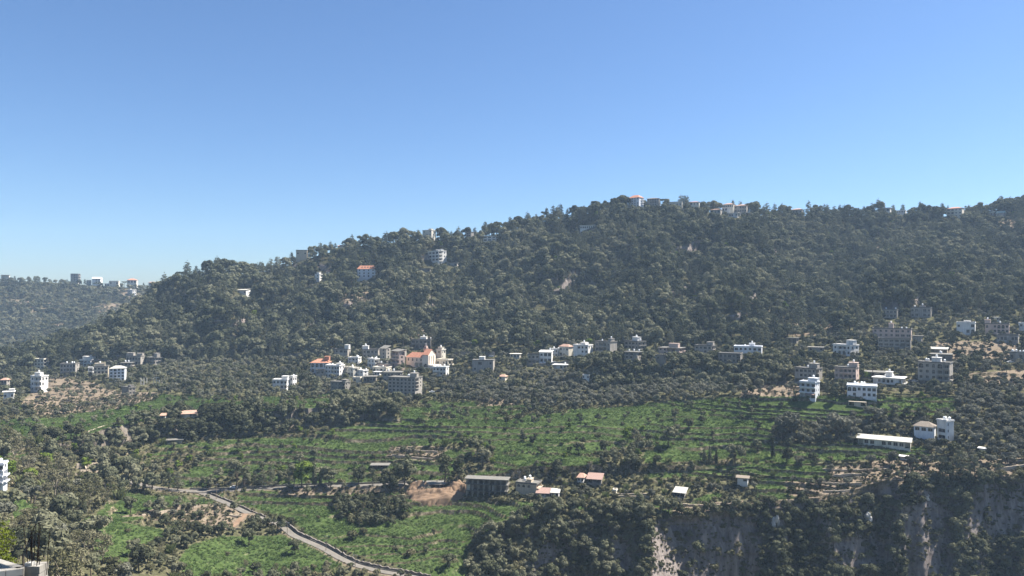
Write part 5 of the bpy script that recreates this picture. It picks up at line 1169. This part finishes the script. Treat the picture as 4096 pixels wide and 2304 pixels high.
# single, recognisable trees: (x, y_base, height in 2576 px, kind, label)
NAMED = [
 (262,1206,62,'broad','dark spreading tree at the left end of the roadside trees'),(292,1214,78,'tall','tallest dark tree beside the bend of the road on the left'),(322,1214,62,'broad','dark broad tree right at the left road bend'),
 (363,1228,46,'cypress','dark clipped cypress standing right of the left road bend'),(384,1226,40,'pine','narrow dark pine next to the clipped cypress'),(424,1228,48,'pine','ragged dark pine on the road left of the lane fork'),(447,1230,52,'pine','taller of two ragged pines left of the lane fork'),
 (527,1226,42,'tall','slim tree on the road just left of the lane fork'),(592,1228,82,'tall','tall pale-stemmed tree with dark crown at the lane fork'),(615,1222,58,'tall','slender tree close behind the tall pale-stemmed tree'),
 (640,1222,46,'pine','thin dark pine, first of three right of the lane fork'),(662,1222,48,'pine','thin dark pine, second of three right of the lane fork'),(684,1222,46,'pine','thin dark pine, third of three right of the lane fork'),
 (738,1224,62,'tall','dark bushy tree left of the yellow-green roadside tree'),(760,1226,66,'fresh','yellow-green roadside tree beside the slim cypress'),(791,1224,66,'cypress','slim pointed cypress in the middle of the roadside trees'),(806,1222,42,'cypress','shorter cypress just right of the slim pointed one'),
 (826,1222,48,'broad','rounded tree right of the two roadside cypresses'),(900,1218,42,'broad','grey-green tree on the bare road bank'),(938,1224,48,'pine','dark pine at the left of the roadside pine pair'),(992,1222,62,'pine','big dark pine on the road left of the earth heap'),
 (1018,1222,56,'broad','bushy tree leaning against the big dark roadside pine'),(976,1240,46,'broad','bright round bush-like tree on the field side of the road bank'),(1118,1214,80,'tall','tallest dark tree above the earth heap'),(1150,1210,60,'tall','round grey-green tree right of the tallest dark tree above the earth heap'),
 (1200,1148,48,'broad','dark round tree standing alone on the bright terrace edge'),(1215,1172,42,'broad','spreading tree below the dark round one on the terrace edge'),(1328,1206,40,'pine','dark pine behind the beige farmhouse'),(1352,1206,34,'pine','shorter pine right behind the beige farmhouse'),
 (1395,1206,44,'broad','large loose tree between farmhouse and pink-roofed cottages'),(1772,1166,46,'cypress','left of three dark cypresses in the middle fields'),(1786,1166,54,'cypress','middle and tallest of three dark cypresses in the middle fields'),(1802,1164,44,'cypress','right of three dark cypresses in the middle fields'),
 (1850,1166,48,'broad','rounded tree right of the three dark cypresses'),(1682,1122,48,'broad','dense dark tree in the right-centre meadow'),(1578,1110,36,'fresh','yellow-green tree on the central bright strip'),(1602,1126,42,'brown','feathery tree just right of the yellow-green one'),
 (1584,1182,40,'broad','dark tree against the top of the dark cut bank'),(1732,1078,28,'broad','small dark round tree alone in the upper meadow'),(1944,1146,58,'cypress','very slim dark conifer left of the olive grove by the white shed'),(1978,1166,36,'broad','dark glossy tree below the very slim conifer'),
 (2372,1216,78,'pine','big pine left of a pair above the cliff on the right'),(2418,1214,92,'pine','biggest pine above the cliff on the right'),(2452,1206,70,'pine','pine right of the biggest one above the cliff'),
 (2197,950,36,'umbrella','flat-topped umbrella pine above the wide bluish white house'),(2182,952,22,'fresh','yellow-green tree below the umbrella pine'),(1975,958,40,'broad','big rounded tree left of the unfinished grey block'),
 (2000,1095,62,'olive','large grey olive at the left end of the grove by the long white shed'),(1968,1098,58,'olive','second large grey olive of the grove by the long white shed'),(2105,1098,56,'olive','large dark olive right above the left end of the long white shed'),(2140,1092,50,'olive','olive above the middle of the long white shed'),
 (2200,1068,44,'olive','olive on the field edge above the long white shed'),(2292,1172,34,'olive','olive with visible trunk on the bare terrace below the white tower house, left one'),(2334,1172,36,'olive','olive with visible trunk on the bare terrace below the white tower house, right one'),
 (2242,1170,34,'olive','olive on the terrace left of the two with visible trunks'),(2190,1168,30,'olive','low olive at the left end of the terrace row'),(2012,1172,28,'olive','olive beside the vine plot'),
 (742,1392,34,'broad','small tree in the lower field beside the lane'),(625,1370,40,'broad','dark tree on the slope right of the striped vineyard'),(470,1380,34,'broad','dark bush tree above the lower green field'),(890,1352,20,'shrub','ragged dark bush in the big green field'),(914,1342,14,'shrub','small bush beside the ragged dark one in the big green field'),
 (1130,1428,34,'broad','dark bush over the pale cane heap at the bottom of the big field'),(1032,1396,18,'shrub','low dark bush in the lower big field'),(350,1440,60,'broad','dense dark-green tree at the bottom left'),(400,1290,44,'broad','dark tree above the tumbled stone wall'),(330,1285,40,'broad','grey-green tree left of the tumbled stone wall'),
 (230,1449,52,'broad','dark leafy tree at the bottom left edge beside the rebar'),(1760,1398,36,'broad','lone round tree clinging to the rock face'),(2018,868,34,'pine','spiky dark conifer on the far right slope'),(2382,868,40,'pine','dark conifer pair by the white-topped house, left'),(2398,868,36,'pine','dark conifer pair by the white-topped house, right'),(2418+60,880,44,'pine','dark conifer in front of the grey terrace house on the far right'),
 (1497,528,26,'umbrella','umbrella pine on the skyline left of the summit'),(1440,538,24,'umbrella','broad pine on the skyline left of the summit'),(1525,522,22,'broad','rounded tree left of the red-roofed summit block'),(1370,548,24,'umbrella','wide pine on the skyline in the middle'),(1668,522,24,'umbrella','umbrella pine right of the grey summit villa'),(2385,540,28,'cypress','dark pointed tree left of the orange-roofed ridge villa'),
]
for (x, y, h, kind, lab) in NAMED:
    c = P(x*K, y*K); hm = h * K * c.y / F
    if add(kind, c.x, c.y, c.z, hm, 'named', force=True):
        ITEMS[-1]['label'] = lab; occupy(c.x, c.y + c.z, 1.6)
nat = lambda *z: z
THICKET = [T((832,1262),(870,1252),(940,1255),(1015,1268),(1028,1290),(985,1318),(900,1322),(840,1300))]
strew(cells(THICKET), 420, [('broad',.6,3.0,4.6),('brown',.25,3.0,4.4),('shrub',.25,1.6,2.6)], 'thicket', None, 2.4)
# roadside filler
strew(cells([T((500,1205),(1060,1200),(1060,1222),(500,1224))]), 60, [('broad',.6,4,6.5),('pine',.3,5,8),('shrub',.4,1.5,2.5)], 'roadside', None, 4.2)
# cliff and gorge
strew(cells([T((1180,1372),(1230,1350),(1290,1335),(1345,1300),(1360,1262),(1420,1282),(1700,1290),(1980,1285),(2090,1268),(2240,1262),(2300,1210),(2640,1185),(2640,1470),(1180,1470))], notpoly=ROCK), 14000,
    [('broad',.62,3.4,6.2),('olive',.10,3,4.5),('shrub',.45,1.6,3.0),('brown',.07,3.5,5)], 'gorge', None, 2.9)
strew(cells(ROCK), 110, [('shrub',.7,1.0,2.2),('broad',.3,2.2,3.6)], 'gorge', None, 3.0, clear_rock=False)
strew(cells([T((1180,1440),(2640,1440),(2640,1640),(1180,1640))]), 2500, [('broad',.8,4.0,6.2),('brown',.1,4,6)], 'gorge', None, 3.9)
# left valley
LV = [T((-120,1120),(150,1120),(300,1180),(240,1215),(420,1232),(330,1245),(240,1290),(190,1330),(250,1400),(300,1440),(330,1640),(-200,1640))]
strew(cells(LV, cond=(g_at < .5)), 1900, [('brown',.45,4.5,8.2),('broad',.30,3.6,7.0),('fresh',.10,3,5),('olive',.12,3.5,5),('shrub',.25,1.8,3.2),('reed',.06,3,4)], 'left valley', None, 5.2)
LB2 = [T((330,1330),(450,1310),(620,1330),(560,1360),(440,1390),(420,1470),(560,1500),(860,1500),(900,1449),(640,1440),(300,1440))]
strew(cells(LB2, cond=(g_at < .5)), 520, [('broad',.5,2.8,5.2),('shrub',.45,1.5,2.8),('brown',.25,3,5),('reed',.15,3,4.2)], 'lower left slope', None, 3.6)
strew(cells([T((600,1425),(1050,1435),(1060,1500),(560,1500))]), 120, [('broad',.5,2.6,4.2),('brown',.4,2.8,4.4),('shrub',.3,1.5,2.4)], 'lower left slope', None, 3.4)
strew(cells([T((640,1300),(720,1300),(735,1330),(650,1350),(600,1335))]), 60, [('broad',.7,3,4.6),('shrub',.3,1.6,2.4)], 'lower left slope', None, 3.0)
# wooded scarps
strew(cells([T((60,1120),(200,1060),(340,1045),(560,1040),(640,1030),(740,1015),(860,1005),(1000,1010),(1000,1050),(840,1068),(600,1098),(380,1108),(300,1150),(160,1160))], cond=(g_at < .5)), 950, [('broad',.85,4.0,7.0),('shrub',.2,1.8,3)], 'scarp', None, 3.7)
strew(cells([T((1440,905),(1500,900),(1700,905),(1960,905),(2000,960),(1900,975),(1480,975))]), 800, [('broad',.9,4.5,7.5),('pine',.06,6,8)], 'village bank', None, 3.9)
# orchards, fields and groves
OL = [T((1940,1060),(2300,1045),(2420,1040),(2640,940),(2640,1180),(2440,1170),(2200,1110),(1950,1120)), T((2410,960),(2640,960),(2640,1150),(2410,1150)), T((1080,930),(1500,950),(1900,985),(1880,1010),(1430,1025),(1080,1000))]
strew(cells(OL, cond=(g_at < .5)), 2600, [('olive',.85,3.2,5.0),('broad',.12,3.5,5.5),('shrub',.12,1.4,2.4)], 'olive groves', None, 4.4)
strew(cells(seg=('c','d'), cond=(g_at < .5)&(d_at < .5)&(PXG > 470)), 700, [('shrub',.6,1.0,2.2),('broad',.25,2.5,4),('olive',.2,2.5,3.6),('reed',.15,2,3)], 'lower terraces', None, 3.4)
strew(cells(seg=('d2','e'), cond=(g_at < .5)&(d_at < .5)), 1300, [('broad',.45,3,5.5),('shrub',.45,1.2,2.6),('fresh',.10,3,4.4),('reed',.12,2.5,3.6)], 'middle terraces', None, 4.8)
strew(cells(seg=('d2','g'), cond=(g_at > .5)), 1500, [('broad',.45,2.6,5.0),('shrub',.6,1.0,2.2),('fresh',.08,3,4)], 'green fields', None, 7.0, dens=smooth01(fbm(TX/30, TY/18, 95, 3)*2.2+.45)+.03)
strew(cells(seg=('d','d2'), cond=(PXG > 500)&(PXG < 700)), 160, [('shrub',.7,1.2,2.4),('broad',.3,2.5,4)], 'lower terraces', None, 2.6)
strew(cells(seg=('b','d'), cond=(g_at > .5)), 40, [('shrub',.8,.9,1.8),('broad',.2,2.2,3.2)], 'green fields', None, 9.0)
strew(cells(seg=('e2','g'), cond=(g_at < .5)&(d_at < .5)), 2300, [('broad',.5,3,5.6),('olive',.25,3,4.6),('shrub',.35,1.3,2.6)], 'upper terraces', None, 4.6)
strew(cells(seg=('g','h'), cond=(d_at < .5)), 12000, [('broad',.42,3.4,6.6),('olive',.52,2.8,4.8),('pine',.06,5,8.5),('cypress',.02,6,8),('shrub',.18,1.3,2.6)], 'village trees', None, 4.1)
strew(cells(cond=(d_at > .5)&(SG > LI['c'])), 1500, [('shrub',.6,.8,1.8),('broad',.3,2.5,4.5),('olive',.25,2.5,3.8)], 'bare plots', None, 3.8)
# woods on the slope
strew(cells(seg=('h','j',0,.02)), 46000, [('broad',.52,3.4,9.4),('pine',.40,5.0,12.5),('fresh',.015,3.5,5.5),('cypress',.008,7,10),('olive',.10,2.6,4.6),('brown',.03,3.5,5.5)], 'wood', None, 5.8, dens=smooth01(fbm(TX/38, TY/38, 81, 4)*1.6+1.0)+.15)
strew(cells(seg=('j','k',-.03,.25)), 900, [('broad',.5,4,7),('pine',.25,5,8),('umbrella',.22,5.5,8)], 'wood', None, 4.6)
# far ridge
nf = 16000; ii = RNG.integers(0, HX.shape[0]-1, nf); jj = RNG.integers(0, HX.shape[1]-1, nf)
for i, j in zip(ii, jj):
    if RNG.random() > (.6 + .4*i/HX.shape[0]) or hd[i,j] > .5 and RNG.random() < .8: continue
    a, b = RNG.random(2); x = HX[i,j]*(1-a)+HX[i,j+1]*a; y = HY[i,j]*(1-b)+HY[i+1,j]*b; z = (HZ[i,j]*(1-b)+HZ[i+1,j]*b)*(1-a)+(HZ[i,j+1]*(1-b)+HZ[i+1,j+1]*b)*a
    if occupied(x, y + z, 3.0): continue
    k = RNG.choice(['broad','pine','umbrella','olive'], p=[.5,.25,.1,.15]); h = {'broad':RNG.uniform(4,7.5),'pine':RNG.uniform(5,9),'umbrella':RNG.uniform(6,9),'olive':RNG.uniform(3,5)}[k]
    if add(str(k), float(x), float(y), float(z), float(h)*1.7, 'far wood', far=True): occupy(x, y + z, 3.2)
# ---- the trees that show largest become things of their own; the rest stay masses
def visible(it):
    px, py = toscreen((it['x'], it['y'], it['z'] + it['h']*.6)); return -6 < px < 1030 and py < 584
cand = sorted([i for i in ITEMS if 'label' not in i and visible(i) and i['kind'] not in ('reed','crop')], key=lambda i: -i['size'])
named = [i for i in ITEMS if 'label' in i]
shr = [i for i in cand if i['kind'] == 'shrub'][:60]; trs = [i for i in cand if i['kind'] != 'shrub'][:300 - len([n for n in named if n['kind'] != 'shrub'])]
KN = {'broad':('broadleaf_tree','tree'),'tall':('broadleaf_tree','tree'),'pine':('pine_tree','tree'),'umbrella':('umbrella_pine','tree'),'cypress':('cypress_tree','tree'),'olive':('olive_tree','tree'),'brown':('bare_tree','tree'),'shrub':('shrub','shrub'),'fresh':('young_tree','tree'),'reed':('reed_clump','reeds')}
ADJ = {'broad':'dark green broadleaf tree','tall':'tall dark broadleaf tree','pine':'dark pine','umbrella':'umbrella pine','cypress':'dark cypress','olive':'grey-green olive tree','brown':'brownish half-bare tree','shrub':'low dusty shrub','fresh':'yellow-green young tree'}
ZN = {'gorge':'on the cliffs of the gorge','left valley':'in the wooded valley at the left','lower left slope':'on the slope below the lane','thicket':'in the oval thicket inside the big green field','roadside':'along the tree-lined road','scarp':'on the wooded scarp at the left',
  'lower terraces':'on the terraces above the gorge','middle terraces':'on the terraces above the road','green fields':'standing in the bright green fields','olive groves':'in the olive groves','upper terraces':'on the upper terraces below the village','bare plots':'on the bare brown plots','village bank':'on the bank under the middle village row','village trees':'among the village houses','wood':'in the wood on the slope','far wood':'on the far left ridge'}
def ordn(n): return '%d%s' % (n, 'th' if 10 <= n % 100 <= 20 else {1:'st',2:'nd',3:'rd'}.get(n % 10, 'th'))
def plant(it, label):
    nm, cat = KN[it['kind']]; tr, cr = PROTO[it['key']]
    root = empty(nm, (it['x'], it['y'], it['z']), it['rot']); root.scale = (it['s'],)*3
    tag(root, label, cat, 'single trees and shrubs ' + ZN.get(it['zone'], 'picked out in the landscape'))
    link(bpy.data.objects.new('trunk', tr), root); link(bpy.data.objects.new('crown', cr), root)
for it in named: plant(it, it['label'])
single = shr + trs; groups = {}
for it in single: groups.setdefault((it['zone'], it['kind']), []).append(it)
for (zone, kind), g in groups.items():
    g.sort(key=lambda i: i['x'] / i['y'])
    for n, it in enumerate(g):
        lab = '%s %s' % (ADJ[kind], ZN[zone])
        if len(g) > 1: lab += ', leftmost' if n == 0 else ', rightmost' if n == len(g)-1 else ', %s from the left' % ordn(n+1)
        plant(it, lab)
used = {id(i) for i in single} | {id(i) for i in named}
rest = {}
for it in ITEMS:
    if id(it) in used: continue
    z = it['zone']; g = 'hillside_forest' if z == 'wood' else 'distant_woods' if z == 'far wood' else 'gorge_undergrowth' if z == 'gorge' else 'orchard_foliage' if z in ('olive groves','village trees','upper terraces','village bank') else 'valley_undergrowth'
    rest.setdefault(g, []).append((it['x'], it['y'], it['z'], it['s'], it['rot'], it['key']))
LB = {'hillside_forest':('dense mixed oak and pine wood covering the whole hillside','forest'),'distant_woods':('hazy scattered woodland on the far left hill','forest'),'gorge_undergrowth':('dense evergreen scrub clothing the gorge cliffs','scrub'),'orchard_foliage':('mass of olive and fruit trees between the village houses','orchard'),'valley_undergrowth':('mixed bushes and small trees over the valley terraces','scrub')}
for g, its in rest.items(): scatter_object(g, its, *LB[g])
# crops on the green plots
CR = []
m = (CA * (g_at[:-1,:-1] > .5) * (SG[:-1,:-1] >= LI['a']) * (SG[:-1,:-1] < LI['h'])).ravel(); cdf = np.cumsum(m)/m.sum(); n = 95000
ids = np.searchsorted(cdf, RNG.random(n)); fx = RNG.random(n); fy = RNG.random(n); rr = RNG.random((n, 3))
pn = fbm(TX/22, TY/3, 71, 3)
slope = np.abs(np.diff(TZ, axis=0)) / (np.abs(np.diff(TY, axis=0)) + .02)
for q in range(n):
    i, j = divmod(int(ids[q]), NX-1); a, b = fx[q], fy[q]
    if rr[q,2] > .72 + pn[i,j]*.9 or slope[i,j] > .45: continue
    v = [(A[i,j]*(1-a)+A[i,j+1]*a)*(1-b)+(A[i+1,j]*(1-a)+A[i+1,j+1]*a)*b for A in (TX,TY,TZ)]
    CR.append((v[0], v[1], v[2], .5 + .75*rr[q,0], rr[q,1]*6.28, 'crop%d' % (q % 3)))
scatter_object('crop_foliage', CR, 'bright green crop plants covering the terraced fields', 'crops')
# dry grass and weeds elsewhere near by
GW = []
m = (CA * (g_at[:-1,:-1] < .5) * (SG[:-1,:-1] >= LI['b']) * (SG[:-1,:-1] < LI['g']) * (ROADDIST[:-1,:-1] > .8)).ravel(); cdf = np.cumsum(m)/m.sum(); n = 26000
ids = np.searchsorted(cdf, RNG.random(n)); fx = RNG.random(n); fy = RNG.random(n); rr = RNG.random((n, 3))
for q in range(n):
    i, j = divmod(int(ids[q]), NX-1); a, b = fx[q], fy[q]
    v = [(A[i,j]*(1-a)+A[i,j+1]*a)*(1-b)+(A[i+1,j]*(1-a)+A[i+1,j+1]*a)*b for A in (TX,TY,TZ)]
    GW.append((v[0], v[1], v[2], (.25+.3*rr[q,0]), rr[q,1]*6.28, 'shrub%d' % (q % 3)))
scatter_object('weeds', GW, 'dry weeds and low scrub between the terraces', 'weeds')
# thuja by the block wall, close to the camera
def thuja():
    q = unproj(-4.0, 552.0, 27.0); p = Vector([float(v) for v in q]); root = empty('thuja_tree', (p.x, p.y, p.z - 3.0), 0); tag(root, 'bright yellow-green thuja beside the block wall at the left picture edge', 'tree')
    r = np.random.default_rng(300); L = [((r.uniform(-.2,.2), r.uniform(-.2,.2), .5 + i*.2), (.62*(1-(i/21)**2.2)+.07,)*2 + (.32,)) for i in range(20)]
    link(bpy.data.objects.new('crown', crown_mesh('crown', leaf_cloud(L, 5200, .05, r, .7, .6), 'leaf_thuja')), root)
    b = MB(); b.tube((0,0,-1),(0,0,3),.09,.04,7); b.build('trunk', [M['bark']], root)
thuja()
# ------------------------------------------------------------------ the air
hb = MB(); hb.box(-1500, 1500, -40, 1950, float(TZ.min()) - 60, 185)
hm, nt, out = newmat('valley_haze'); pv = N(nt, 'ShaderNodeVolumePrincipled'); pv.inputs['Color'].default_value = (.55,.75,1,1); pv.inputs['Density'].default_value = .00009; pv.inputs['Anisotropy'].default_value = 0.0
nt.links.new(pv.outputs[0], out.inputs['Volume'])
tag(hb.build('haze', [hm]), 'thin bluish air haze filling the valley', 'haze', kind='stuff')
